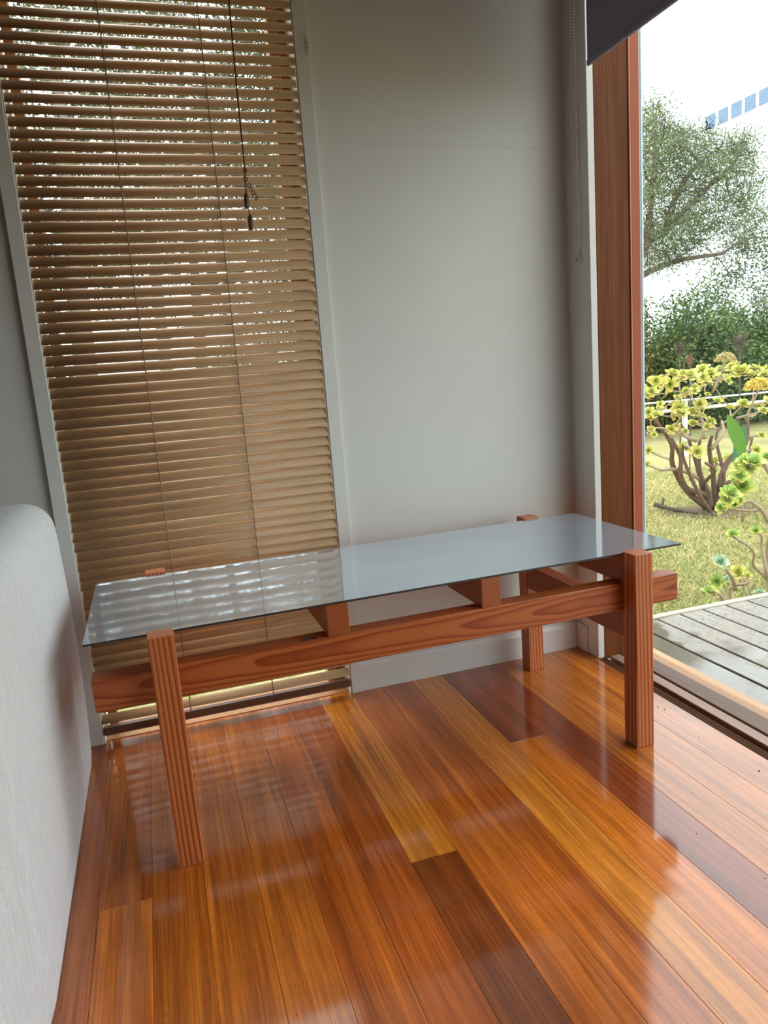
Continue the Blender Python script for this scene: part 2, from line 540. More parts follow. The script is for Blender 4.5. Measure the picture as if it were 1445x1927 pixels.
# boards: seams every .1028, each board its own piece
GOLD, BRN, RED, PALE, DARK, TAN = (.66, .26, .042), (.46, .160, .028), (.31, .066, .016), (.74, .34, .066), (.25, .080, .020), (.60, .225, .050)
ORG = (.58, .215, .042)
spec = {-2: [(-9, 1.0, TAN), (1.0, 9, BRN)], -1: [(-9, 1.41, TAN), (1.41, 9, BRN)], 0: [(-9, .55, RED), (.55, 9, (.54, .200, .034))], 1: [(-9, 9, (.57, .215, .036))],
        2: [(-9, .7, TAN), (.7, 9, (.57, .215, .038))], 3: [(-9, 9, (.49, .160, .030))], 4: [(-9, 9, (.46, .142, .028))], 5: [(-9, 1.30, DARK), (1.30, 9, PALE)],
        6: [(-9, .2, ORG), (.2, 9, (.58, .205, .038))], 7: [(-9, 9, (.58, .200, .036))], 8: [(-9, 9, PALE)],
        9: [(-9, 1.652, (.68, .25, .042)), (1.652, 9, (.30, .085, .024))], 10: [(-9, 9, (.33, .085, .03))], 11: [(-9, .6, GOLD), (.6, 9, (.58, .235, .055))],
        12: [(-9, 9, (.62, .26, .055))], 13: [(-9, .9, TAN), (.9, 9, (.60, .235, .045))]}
rb = random.Random(5)
for k in range(-42, 14):
    x0 = -.017 + .1028 * (k - 1); x1 = min(x0 + .1028, 1.3247)
    if k == 13: x1 = 1.3247
    if x1 < XL: continue
    segs = spec.get(k)
    if segs is None:
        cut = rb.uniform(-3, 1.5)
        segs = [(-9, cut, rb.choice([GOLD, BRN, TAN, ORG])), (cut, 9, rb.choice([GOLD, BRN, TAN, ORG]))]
    for y0, y1, c in segs:
        y0 = max(y0, YB); y1 = min(y1, YW)
        g = .0003
        cx, cy = (x0 + x1) / 2, (y0 + y1) / 2
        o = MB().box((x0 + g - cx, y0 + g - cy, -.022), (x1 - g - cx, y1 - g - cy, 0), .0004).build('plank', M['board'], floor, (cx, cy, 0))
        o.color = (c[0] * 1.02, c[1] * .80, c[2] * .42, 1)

MB().box((1.3250, 2.034, -.022), (1.345, YW, 0)).build('plank', M['board'], floor).color = (.62, .22, .028, 1)
mb = MB()
mb.box((XL, YW, 0), (WX0, YW + .16, ZC)); mb.box((WX1, YW, 0), (XR + .02, YW + .16, ZC)); mb.box((WX0, YW, WZ1), (WX1, YW + .16, ZC))
wall_back = struct('wall_back', mb, M['wall'], 'off-white end wall with the timber blind window')
# sheet joint in the wall lining: a proud bead either side of a hairline groove
MB().box((WX1 + .04, YW - .0012, 1.6385), (XR - .002, YW + .001, 1.6405)).build('lining_joint', M['wall'], wall_back)
struct('wall_left', MB().box((XL - .12, YB, 0), (XL, YW + .16, ZC)), M['wall_dim'], 'unseen side wall behind the sofa, darkened taupe to cut bounce light')
mb = MB()
mb.box((XR, 2.09, 0), (XR + .16, YW + .0, ZC)); mb.box((XR, -.45, 2.35), (XR + .16, 2.09, ZC)); mb.box((XR, YB, 0), (XR + .16, -.45, ZC))
struct('wall_right', mb, M['wall'], 'off-white wall over and beside the glazed door')
struct('wall_rear', MB().box((XL, YB - .12, 0), (XR + .16, YB, ZC)), M['wall_dim'], 'unseen rear wall of the room, darkened taupe to cut bounce light')
struct('ceiling', MB().box((XL - .12, YB - .12, ZC), (XR + .16, YW + .16, ZC + .1)), M['ceiling'], 'unseen ceiling, given dark timber boards to cut bounce light')
# skirting with a rounded bead on top
def skirting(name, x0, x1, label):
    prof = [(D, 0), (D, .0775), (D + .0005, .0785), (D + .0045, .0840), (D + .0070, .0905), (YW, .0925), (YW, 0)]
    n = len(prof)
    vs = [(x0, y, z) for y, z in prof] + [(x1, y, z) for y, z in prof]
    fs = [(i, i + n, (i + 1) % n + n, (i + 1) % n) for i in range(n)] + [tuple(range(n)), tuple(range(2 * n - 1, n - 1, -1))]
    return struct(name, MB().add(vs, fs), M['trim'], label)
skirting('baseboard_back', .5385, XR, 'low off-white skirting along the end wall behind the table')
skirting('baseboard_left', XL, -.2855, 'low off-white skirting behind the sofa')
struct('baseboard_right', MB().box((XR - .012, 2.09, 0), (XR, D, .0925), .003), M['trim'], 'short off-white skirting return in the corner')
# architraves
struct('trim_1', MB().box((-.2855, D - .004, 0), (WX0, YW, WZ1 + .04), .0015), M['trim'], 'white flat architrave left of the blind')
struct('trim_2', MB().box((WX1, D - .004, 0), (.5385, YW, WZ1 + .04), .0007), M['trim'], 'white flat architrave right of the blind')
struct('trim_3', MB().box((WX0, D - .004, WZ1), (WX1, YW, WZ1 + .04), .0015), M['trim'], 'white flat architrave over the blind')
struct('trim_4', MB().box((XR - .006, 2.031, 0), (XR + .0175, 2.0895, 2.35), .0015), M['trim'], 'white door architrave board beside the corner')

# ------------------------------------------------------------------ window 1 (behind the blind)
yg = D + .08
w1 = MB()
w1.box((WX0 - .004, D + .0, .0), (WX0 + .0035, YW + .16, WZ1)); w1.box((WX1 - .0035, D + .0, .0), (WX1 + .004, YW + .16, WZ1)); w1.box((WX0, D, WZ1 - .004), (WX1, YW + .16, WZ1))
window_1 = struct('window_1', w1, M['reveal'], 'tall timber window behind the slatted blind')
MB().box((WX0 + .0135, yg, .0), (WX0 + .038, yg + .05, WZ1), .002).build('stile', M['sash'], window_1)
MB().box((WX1 - .055, yg, .0), (WX1 - .0285, yg + .05, WZ1), .002).build('stile', M['sash'], window_1)
MB().box((WX1 - .0225, yg + .02, .0), (WX1 - .0035, yg + .05, WZ1), .002).build('stop_bead', M['sash'], window_1)
MB().box((WX0 + .038, yg, 0), (WX1 - .055, yg + .05, .018), .002).build('bottom_rail', M['sash'], window_1)
MB().box((WX0 + .038, yg, WZ1 - .07), (WX1 - .055, yg + .05, WZ1 - .004), .002).build('top_rail', M['sash'], window_1)
MB().box((WX0 + .036, yg + .024, .014), (WX1 - .053, yg + .029, WZ1 - .06)).build('pane', M['glass'], window_1)
MB().box((WX0 + .0035, D + .02, -.012), (WX1 - .0035, yg + .05, .0005), .001).build('window_sill', M['sash'], window_1)

# ------------------------------------------------------------------ door 1 (large glazed opening on the right)
XG = 1.517
ZD = 2.35
door = struct('door_1', MB().box((1.4795, 2.033, -.02), (1.512, 2.11, ZD), .002), M['redframe'], 'large fixed glass door in red-brown timber frame')
MB().box((1.3555, 2.035, -.01), (1.4715, 2.075, ZD), .0015).build('jamb_lining', M['jamb'], door)
MB().box((1.3522, 2.045, -.01), (1.3555, 2.075, ZD)).build('shadow_gap', M['black'], door)
MB().box((1.4715, 2.0385, -.01), (1.4735, 2.075, ZD)).build('shadow_gap', M['black'], door)
MB().box((1.4735, 2.031, -.01), (1.4795, 2.075, ZD), .001).build('frame_lip', M['redlip_lit'], door)
MB().box((1.512, 2.036, .0), (1.5245, 2.05, ZD)).build('spacer_bar', M['spacer'], door)
MB().box((XG - .003, -.45, -.004), (XG + .003, 2.036, ZD)).build('pane', M['glass'], door)
ye = 2.33
for nm, xa, xb, za, zb, m in (('sill_strip', 1.3250, 1.3600, -.05, -.004, 'sill_dark'), ('sill_groove', 1.3600, 1.3770, -.05, -.022, 'sill_dark'), ('sill_strip', 1.3770, 1.4120, -.05, -.001, 'sill_pink'),
                          ('sill_groove', 1.4120, 1.4245, -.06, -.03, 'black'), ('sill_strip', 1.4245, 1.4865, -.05, -.002, 'sill_grey'), ('sill_strip', 1.4873, 1.5470, -.05, -.004, 'sill_orange')):
    cx = (xa + xb) / 2
    yy = 2.033 if xb < 1.49 else 2.033
    MB().box((xa - cx, -.45, za), (xb - cx, yy, zb), .001).build(nm, M[m], door, (cx, 0, 0))
MB().box((1.3250, -.45, -.14), (1.5470, 2.04, -.06)).build('threshold_base', M['black'], door)
for k in range(30):
    y1 = 1.754 - .0455 * k
    MB().box((XG - .0042, y1 - .036, 1.567), (XG - .0032, y1, 1.603)).build('privacy_square', M['film'], door)
for yy, zz, a in ((1.79, 1.725, .004), (1.785, 1.74, .0025), (1.70, .93, .003), (1.72, .96, .003)):
    MB().tube([(XG - .0045, yy, zz), (XG - .0045, yy - a, zz + a), (XG - .0045, yy - a * 1.5, zz - a)], .0009, 4).build('dirt_mark', M['bead'], door)

# ------------------------------------------------------------------ deck
deck = struct('deck_terrace', MB().box((1.56, -1.6, -.16), (4.6, 2.30, -.07)), M['black'], 'weathered grey timber deck outside the glass door')
k = 0
x = 1.553
while x < 4.5:
    w = .1045
    cx = x + w / 2
    MB().box((-w / 2 + .0035, -1.6 - .35, -.026), (w / 2 - .0035, 2.302 - .35, 0), .002).build('deck_board', M['deck'], deck, (cx, .35, -.02))
    x += w + .0045
MB().box((1.553, 2.304, -.24), (4.6, 2.338, -.016), .003).build('edge_board', M['deck_edge'], deck)
nb = MB()
for i in range(10):
    for yy in (2.20, 1.55, .9):
        for dx in (.028, .076):
            xx = 1.553 + i * .109 + dx
            nb.lathe([(.0035, 0), (.0035, .0012)], (xx, yy + dx * .4, -.0205), 6)
nb.build('deck_screws', M['screw'], deck, kind='stuff')

# ------------------------------------------------------------------ roller blind
xr = 1.305
rbl = empty('roller_blind', (xr, 1.0, 2.4), 'dark grey roller blind pulled partly down over the glass door', 'blind')
P = Vector((xr, 1.0, 2.4))
def rel(mb, p):
    mb.v = [(a - p[0], b - p[1], c - p[2]) for a, b, c in mb.v]
    return mb
rel(MB().box((xr, -.44, 1.812), (xr + .002, 1.986, 2.44)), P).build('fabric', M['roller'], rbl)
rel(MB().box((xr - .004, -.44, 1.806), (xr + .006, 1.986, 1.822), .002), P).build('bottom_bar', M['roller'], rbl)
rel(MB().tube([(xr + .012, -.44, 2.46), (xr + .012, 2.0, 2.46)], .028, 12), P).build('roller_tube', M['roller'], rbl)
cb = MB()
xc = XR - .012
ych = (2.095, 2.077)
zb = 1.325
for yy in ych:
    z = zb
    while z < 2.44:
        cb.ball((xc, yy, z), .0032, 6)
        z += .0085
for i in range(1, 6):
    a = math.pi * i / 6
    cb.ball((xc, 2.086 + .009 * math.cos(a), zb - .009 * math.sin(a)), .0026, 5)
rel(cb, P).build('bead_chain', M['bead'], rbl)
hold = rel(MB().box((xc - .006, 2.079, 1.283), (XR - .0055, 2.093, 1.318), .002), P).build('chain_holder', M['clear'], rbl)
rel(MB().box((xc - .0075, 2.0845, 1.291), (xc - .0055, 2.0885, 1.297)), P).build('holder_screw', M['screw'], hold)

# ------------------------------------------------------------------ venetian blind
VB0, VB1 = -.245, .497
vb = empty('venetian_blind', (.126, D, 0), 'long timber slatted venetian blind filling the tall narrow window', 'blind')
def slat_mesh():
    w, th, crown = .0305, .0013, .0021
    hl = (VB1 - VB0) / 2
    n = 6
    top = [(-w / 2 + w * i / n) for i in range(n + 1)]
    prof = [(u, crown * (1 - (2 * u / w) ** 2) + th / 2) for u in top] + [(u, crown * (1 - (2 * u / w) ** 2) - th / 2) for u in reversed(top)]
    m = len(prof)
    vs = [(-hl, u, h) for u, h in prof] + [(hl, u, h) for u, h in prof]
    fs = [(i, (i + 1) % m, (i + 1) % m + m, i + m) for i in range(m)] + [tuple(range(m - 1, -1, -1)), tuple(range(m, 2 * m))]
    return MB().add(vs, fs).mesh('slat')
sm = slat_mesh()
for p in sm.polygons: p.use_smooth = len(p.vertices) == 4
sm.materials.append(M['slat'])
zs = .0730
i = 0
rs = random.Random(3)
while zs < 2.33:
    o = bpy.data.objects.new('slat', sm)
    COL.objects.link(o)
    o.parent = vb
    o.location = Vector((rs.uniform(-.0012, .0012), .004, zs + rs.uniform(-.0007, .0007))) * S
    tilt = 62 + rs.uniform(-3.5, 3.5) if i > 0 else 38
    o.rotation_euler = (R(tilt), R(rs.uniform(-.10, .10)), 0)
    zs += .02804 if i else .0375
    i += 1
def relv(mb):
    return rel(mb, Vector((.126, D, 0)))
relv(MB().box((VB0, D - .011, .026), (VB1, D + .015, .050), .004)).build('bottom_rail', M['rail'], vb)
relv(MB().box((VB0, D - .016, 2.34), (VB1, D + .026, 2.40), .003)).build('headrail', M['slat'], vb)
for xx in (.003, .251):
    lad = MB()
    pts_f = [(xx, D - .0065 + .0012 * math.sin(z * 90), z) for z in np.arange(.04, 2.35, .014)]
    lad.tube(pts_f, .0016, 5)
    lad.tube([(xx + .002, D + .016, .04), (xx + .002, D + .016, 2.35)], .0009, 4)
    relv(lad).build('ladder_cord', M['cord'], vb)
yc = D - .022
pc = MB()
pc.tube([(.3305, yc, 2.35), (.3305, yc, 1.98), (.327, yc, 1.75), (.3265, yc, 1.566), (.3215, yc, 1.50)], .0012, 5)
pc.tube([(.3320, yc, 2.35), (.3322, yc, 1.98), (.329, yc, 1.75), (.3285, yc, 1.566), (.326, yc, 1.51), (.3265, yc - .002, 1.44)], .0012, 5)
# loops and the knotted tail
for cx_, cz_, rr in ((.3275, 1.562, .0050), (.3265, 1.540, .0058), (.335, 1.523, .005), (.339, 1.513, .0045), (.343, 1.505, .0048), (.3475, 1.496, .0050), (.350, 1.490, .004)):
    pc.tube([(cx_ + rr * math.cos(a), yc - .002 + .003 * math.sin(2 * a), cz_ + rr * math.sin(a)) for a in np.linspace(0, 6.0, 11)], .0013, 4)
pull = relv(pc).build('pull_cord', M['pullcord'], vb)
tp = [(.0056, 0), (.0064, .002), (.0070, .012), (.0076, .028), (.0070, .033), (.0048, .0365), (.0040, .041)]
for cx_, cz_ in ((.3222, 1.464), (.3275, 1.408)):
    relv(MB().lathe(tp, (cx_, yc - .003, cz_), 12)).build('tassel', M['tassel'], pull)

# cord cleat on the architrave
cl = empty('cord_cleat', (.5335, D - .004, 1.885), 'small clear plastic cord cleat screwed to the white architrave', 'cleat')
c0 = Vector((.5335, D - .004, 1.885))
mbc = MB().box((.529, D - .009, 1.866), (.538, D - .004, 1.905), .002)
mbc.tube([(.5335, D - .008, 1.905), (.5305, D - .016, 1.912), (.5300, D - .018, 1.921)], .0014, 5)
mbc.tube([(.5335, D - .008, 1.905), (.5362, D - .016, 1.912), (.5366, D - .018, 1.921)], .0014, 5)
mbc.tube([(.5335, D - .008, 1.867), (.5335, D - .015, 1.862), (.5335, D - .017, 1.856)], .0014, 5)
cleat_b = rel(mbc, c0).build('cleat_body', M['clear'], cl)
for zz in (1.881, 1.892):
    rel(MB().box((.5320, D - .0105, zz - .0018), (.5352, D - .0085, zz + .0018), .0006), c0).build('screw', M['screw'], cleat_b)

# ------------------------------------------------------------------ table
tb = empty('low_table', (-.0634, 1.4767, 0), 'low fir timber bench table with a thin grey metal top', 'table', rz=.0086)
a_, L_, W_, H_ = .0519, 1.1443, .5530, .5136
zt, tt = .5083, .0050
bz0, bz1, cz1 = .3591, .4305, .5033
lm = MB().box((-a_ / 2, -a_ / 2, -H_ / 2), (a_ / 2, a_ / 2, H_ / 2), .0016).mesh('leg')
for lx in (0, L_):
    for ly in (0, W_):
        obj('leg', lm, M['leg'], tb, (lx + a_ / 2, ly + a_ / 2, H_ / 2))
bx0, bx1 = -.1195, 1.3132
bl = (bx1 - bx0) / 2
bm_ = MB().box((-bl, -.0238, -(bz1 - bz0) / 2), (bl, .0238, (bz1 - bz0) / 2), .0018).mesh('long_beam')
for yy in (a_ + .0238 + .0003, W_ - .0238 - .0003):
    o = obj('long_beam', bm_, M['beam'], tb, ((bx0 + bx1) / 2, yy, (bz0 + bz1) / 2))
def cross(name, x0, w, z0, z1):
    hl = (W_ - a_) / 2 - .0004
    return MB().box((-w / 2, -hl, -(z1 - z0) / 2), (w / 2, hl, (z1 - z0) / 2), .0018).build(name, M['cross'], tb, (x0 + w / 2, (W_ + a_) / 2, (z0 + z1) / 2))
for xx in (.3774, .7543):
    cross('cross_bearer', xx, .0507, bz1, cz1)
for xx in (.0005, L_ + .0005):
    cross('end_rail', xx, .0507, bz1, cz1)
    cross('lower_rail', xx, .0507, bz0 - .0726, bz0)
tx0, tx1 = -.1251, 1.3233
o = MB().box((-(tx1 - tx0) / 2, -(W_ - a_) / 2 + .0004, -tt / 2), ((tx1 - tx0) / 2, (W_ - a_) / 2 - .0004, tt / 2)).build('table_top', M['steel'], tb, ((tx0 + tx1) / 2, (W_ + a_) / 2, zt - tt / 2))
tag(o, 'thin grey brushed metal sheet top')
o.data.materials.append(M['steel_edge'])
for p in o.data.polygons:
    if abs(p.normal.z) < .5: p.material_index = 1
kn = MB()
kn.tube([(.335 + .016 * math.cos(t_), .0535 + .0105 * math.sin(t_), bz1 + .0006) for t_ in np.linspace(0.1, math.pi - .1, 9)], [.0012, .0025, .003, .003, .003, .003, .003, .0025, .0012], 5)
tag(kn.build('knot', M['bolt'], tb), 'dark open knot in the front beam')

# ------------------------------------------------------------------ sofa
def soft_box(x0, x1, y0, y1, z0, z1, r, seg=5, cuts=10):
    bm = bmesh.new()
    bmesh.ops.create_cube(bm, size=1)
    for v in bm.verts:
        v.co = Vector((x0 + (v.co.x + .5) * (x1 - x0), y0 + (v.co.y + .5) * (y1 - y0), z0 + (v.co.z + .5) * (z1 - z0)))
    bmesh.ops.bevel(bm, geom=bm.edges[:], offset=r, segments=seg, profile=.5, affect='EDGES')
    bmesh.ops.subdivide_edges(bm, edges=[e for e in bm.edges if e.calc_length() > .12], cuts=cuts, use_grid_fill=True)
    bm.verts.index_update()
    vs = [v.co.copy() for v in bm.verts]
    fs = [[v.index for v in f.verts] for f in bm.faces]
    bm.free()
    return vs, fs
sofa = empty('sofa', (-.75, 1.3, 0), 'pale grey woven fabric sofa end beside the table', 'sofa')
s0 = Vector((-.75, 1.3, 0))
vs, fs = soft_box(-1.25, -.266, .95, 2.075, .001, .745, .075, 6, 22)
out = []
for v in vs:
    if v.x > -.345 and v.z < .08:
        v.x = -.269 + (v.x + .266) * .12
    if v.x > -.36 and .08 < v.z < .68:
        v.x += .006 * math.sin((v.z - .08) / .6 * math.pi) + .002 * math.sin(v.y * 19 + v.z * 4)
        # soft hollow towards the far corner
        d = math.exp(-((v.y - 1.93 + (.40 - v.z) * .12) / .045) ** 2) * max(0, min(1, (.47 - v.z) / .15))
        v.x -= .016 * d
    if v.x > -.42:
        v.x -= .018 * math.exp(-((v.y - 1.08) / .055) ** 2)
    out.append(v)
rel(MB().add(out, fs, True), s0).build('body', M['sofa'], sofa)
vs, fs = soft_box(-1.25, -.268, -.35, 1.105, .001, .60, .014, 4, 14)
for v in vs:
    if v.x > -.36 and .05 < v.z < .55:
        v.x += .002 * math.sin(v.y * 9 + v.z * 3)
rel(MB().add(vs, fs, True), s0).build('side_panel', M['sofa'], sofa)

# crumbs by the door sill
cr = MB()
rc = random.Random(9)
for i in range(26):
    yy = rc.uniform(.8, 1.75); xx = 1.318 - abs(rc.gauss(0, .04))
    if i > 14: xx = rc.uniform(.95, 1.28); yy = rc.uniform(.8, 1.5)
    r_ = rc.uniform(.0010, .0026) if i < 15 else rc.uniform(.0006, .0013)
    cr.lathe([(r_ * .6, 0), (r_, r_ * .5), (r_ * .5, r_)], (xx, yy, 0), 5)
tag(cr.build('dirt_crumbs', M['dirt']), 'dark crumbs of dirt on the floor along the door sill', 'dirt', kind='stuff')

# ------------------------------------------------------------------ garden
ZG = -.30
gr = MB().add([(-40, YW + .3, ZG), (60, YW + .3, ZG), (60, 70, ZG), (-40, 70, ZG), (1.45, YW + .3, ZG), (60, -30, ZG), (1.45, -30, ZG)], [(0, 1, 2, 3), (6, 5, 1, 4)])
struct('lawn_ground', gr, M['lawn'], 'dry patchy lawn ground around the house')
# grass blades where the lawn is seen close up
n = 60000
yy = 2.36 + (NR.random(n) ** 1.6) * 4.4
xx = yy * NR.uniform(.70, 1.12, n)
c = np.stack([xx, yy, np.full(n, ZG)], 1)
ang = NR.uniform(0, 2 * np.pi, n)
wd = NR.uniform(.003, .006, n)[:, None] * np.stack([np.cos(ang), np.sin(ang), 0 * ang], 1)
hh = np.stack([NR.normal(0, .020, n), NR.normal(0, .020, n), NR.uniform(.008, .034, n)], 1)
tri = np.stack([c - wd, c + wd, c + hh], 1)
tag(obj('grass', big_mesh('grass', tri, 3), M['blade']), 'short patchy green and straw coloured grass beyond the deck', 'grass', kind='stuff')

def rosette_mesh(name, m, nl=26, cup=.35, wide=.42, seed=0):
    """spiral of spoon shaped leaves, unit radius, facing +Z"""
    rr = random.Random(seed)
    mb = MB()
    for i in range(nl):
        f = i / (nl - 1)
        az = i * 2.39996 + rr.uniform(-.12, .12)
        L = (.32 + .68 * (1 - f)) * rr.uniform(.88, 1.1)
        el = R(-8 + 78 * f + rr.uniform(-6, 6)) + cup * .2
        w = wide * L * .62
        pts = []
        for u, ww, lift in ((.10, .22, 0), (.45, .62, -.02), (.78, 1.0, .02), (1.0, .45, .06)):
            pts.append((u * L, ww * w, lift * L))
        vs, ca, sa, ce, se = [], math.cos(az), math.sin(az), math.cos(el), math.sin(el)
        for u, hw, lf in pts:
            for s_ in (-1, 1):
                x_, y_, z_ = u, s_ * hw, lf + .06 * L * abs(s_)
                X_ = x_ * ce - z_ * se; Z_ = x_ * se + z_ * ce
                vs.append((X_ * ca - y_ * sa, X_ * sa + y_ * ca, Z_ + .03 * f))
        # centre line lowered so that the leaf is a shallow spoon
        cv = []
        for u, hw, lf in pts:
            x_, z_ = u, lf - .02 * L
            cv.append(((x_ * ce - z_ * se) * ca, (x_ * ce - z_ * se) * sa, x_ * se + z_ * ce + .03 * f))
        k = len(vs)
        fs = []
        for q in range(3):
            fs.append((2 * q, k + q, k + q + 1, 2 * q + 2)); fs.append((k + q, 2 * q + 1, 2 * q + 3, k + q + 1))
        mb.add(vs + cv, fs, True)
    me = mb.mesh(name)
    me.materials.append(m)
    return me
ROS = {k: [rosette_mesh('rosette', M[k], nl, cu, wd, s_) for s_, (nl, cu, wd) in enumerate(((26, .3, .52), (22, .8, .58), (30, .1, .50)))] for k in ('rosette', 'rosette_green', 'rosette_pale')}

def nearest(nodes, p):
    return min(range(len(nodes)), key=lambda i: (nodes[i][0] - p).length + (0.15 * (nodes[i][0] - p).length if nodes[i][0].z > p.z else 0))

def curved(a, b, k, bend, rr):
    """points from a to b with a bend"""
    d = b - a
    off = Vector((rr.uniform(-1, 1), rr.uniform(-1, 1), rr.uniform(-.6, .6))) * d.length * bend
    return [a + d * t + off * math.sin(math.pi * t) for t in [i / k for i in range(k + 1)]]

def smooth(pts, k=4):
    P_ = [Vector(p) for p in pts]
    P_ = [P_[0] * 2 - P_[1]] + P_ + [P_[-1] * 2 - P_[-2]]
    o = []
    for i in range(1, len(P_) - 2):
        for q in range(k):
            t = q / k
            a, b, c, d = P_[i - 1:i + 3]
            o.append(.5 * ((2 * b) + (c - a) * t + (2 * a - 5 * b + 4 * c - d) * t * t + (3 * b - a - 3 * c + d) * t ** 3))
    o.append(P_[-2])
    return o

def succulent(name, base, limbs, ros, key, label, seed, r0=.03, face=None, rs_=1.0, stemm='stem', taper=.5, rmin=.006):
    rr = random.Random(seed)
    root = empty(name, base, label, 'plant', 'succulents in the garden')
    b = Vector(base)
    nodes = []
    for i, l in enumerate(limbs):
        main = MB()
        p = smooth([Vector(q) + Vector((0, rr.uniform(-.04, .04) * (j > 0), 0)) for j, q in enumerate(l)], 4)
        rad = [max(rmin, r0 * (1 - taper * k / (len(p) - 1)) * (1 if i < 4 else .7)) for k in range(len(p))]
        main.tube(p, rad, 7)
        rel(main, b).build('stem', M['stem_dark'] if len(ros) > 20 and (i < 5 or i > 9) else M['stem'], root)
        nodes += [(q, r_) for q, r_ in zip(p, rad)]
    for x_, y_, z_, rad in sorted(ros, key=lambda q: (Vector(q[:3]) - b).length):
        p = Vector((x_, y_, z_))
        i = nearest(nodes, p)
        a, ra = nodes[i]
        if (a - p).length > rad * .5:
            q = curved(a, p, 5, .16, rr)
            rads = [max(rmin * .8, min(ra, r0 * .5) * (1 - .45 * k / 5)) for k in range(6)]
            rel(MB().tube(q, rads, 6), b).build('branch', M['stem'], root)
            nodes += [(q[k], rads[k]) for k in (2, 3, 4)]
            d = (q[-1] - q[-2]).normalized()
        else:
            d = Vector((0, -.3, 1))
        f = Vector(face) if face else Vector((-.45, -.55, .65))
        d = (d * .5 + f * .8 + Vector((rr.uniform(-.5, .5), rr.uniform(-.5, .5), rr.uniform(-.2, .5)))).normalized()
        kk = key if isinstance(key, str) else rr.choice(key)
        o = bpy.data.objects.new('rosette', ROS[kk][rr.randrange(3)])
        COL.objects.link(o)
        o.parent = root
        o.location = (p - b) * S
        o.rotation_mode = 'QUATERNION'
        o.rotation_quaternion = d.to_track_quat('Z', 'Y') @ Vector((0, 0, 1)).rotation_difference(Vector((0, 0, 1)))
        o.scale = (rad * rs_ * rr.uniform(.95, 1.15),) * 3
    return root

BUSH = [(3.47, 4.51, 0.787, 0.028), (3.75, 4.79, 0.779, 0.032), (3.69, 4.63, 0.747, 0.033), (3.85, 4.84, 0.683, 0.033), (3.96, 4.86, 0.764, 0.035), (3.58, 4.36, 0.832, 0.026), (3.6, 4.31, 0.81, 0.04), (4.34, 5.05, 0.818, 0.045), (3.96, 4.53, 0.801, 0.045), (3.88, 4.51, 0.786, 0.031), (4.52, 5.2, 0.719, 0.032), (4.22, 4.72, 0.815, 0.035), (4.64, 5.05, 0.827, 0.047), (4.29, 4.73, 0.76, 0.031), (4.58, 4.88, 0.781, 0.047), (4.04, 4.44, 0.743, 0.024), (4.72, 4.87, 0.79, 0.042), (5.0, 5.08, 0.768, 0.048), (3.63, 4.77, 0.697, 0.03), (3.84, 4.97, 0.672, 0.033), (3.69, 4.9, 0.67, 0.026), (3.39, 4.36, 0.633, 0.018), (4.0, 4.98, 0.574, 0.026), (3.93, 4.83, 0.542, 0.04), (3.75, 4.57, 0.529, 0.028), (3.66, 4.33, 0.728, 0.023), (4.27, 5.08, 0.641, 0.027), (4.04, 4.73, 0.571, 0.029), (4.23, 4.95, 0.513, 0.032), (4.35, 5.09, 0.429, 0.038), (4.13, 4.94, 0.485, 0.03), (4.49, 5.13, 0.376, 0.036), (4.05, 4.66, 0.4, 0.025), (4.59, 5.02, 0.48, 0.035), (4.18, 4.7, 0.581, 0.025), (4.62, 5.14, 0.546, 0.028), (4.97, 5.09, 0.47, 0.036), (4.32, 4.39, 0.505, 0.028), (3.34, 4.42, 0.577, 0.03), (3.41, 4.5, 0.529, 0.027), (3.97, 5.17, 0.484, 0.023), (3.79, 4.69, 0.423, 0.027), (3.9, 4.86, 0.353, 0.03), (3.47, 4.57, 0.438, 0.021), (4.14, 4.76, 0.634, 0.018), (3.84, 4.65, 0.385, 0.021), (4.61, 4.62, 0.546, 0.037), (4.88, 4.83, 0.718, 0.042), (4.94, 4.83, 0.6, 0.042), (5.19, 5.11, 0.425, 0.041), (5.08, 4.91, 0.704, 0.039), (5.34, 5.14, 0.486, 0.041), (3.77, 5.07, 0.715, 0.03), (3.84, 5.19, 0.572, 0.031), (4.03, 4.9, 0.219, 0.046), (3.78, 4.45, 0.248, 0.038), (4.49, 5.07, 0.038, 0.055), (4.53, 5.17, -0.057, 0.038), (4.66, 5.11, 0.038, 0.041), (3.62, 4.81, 0.14, 0.023), (3.73, 4.94, 0.225, 0.029), (4.36, 4.49, 0.199, 0.032), (4.84, 5.05, 0.196, 0.027), (4.73, 4.82, 0.256, 0.026)]
NEAR1 = [(2.84, 3.0, 0.419, 0.04), (2.85, 2.95, 0.413, 0.042), (2.93, 3.13, 0.318, 0.042), (2.99, 3.17, 0.245, 0.048), (2.71, 2.95, 0.268, 0.039), (2.83, 3.12, 0.18, 0.031), (2.84, 3.03, 0.209, 0.022), (2.95, 2.97, 0.427, 0.027), (3.05, 3.0, 0.38, 0.038), (3.2, 3.11, 0.266, 0.04), (3.17, 3.14, 0.433, 0.034)]
NEAR1B = [(2.68, 2.9, 0.076, 0.031), (2.88, 2.96, 0.054, 0.027)]
NEAR2 = [(2.47, 2.75, -0.001, 0.032), (2.65, 2.83, -0.1, 0.039), (2.48, 2.78, -0.105, 0.033), (2.5, 2.85, -0.184, 0.035), (2.6, 2.86, -0.14, 0.023), (2.46, 2.8, -0.222, 0.019), (2.62, 2.86, -0.131, 0.021), (2.66, 2.78, -0.106, 0.02)]
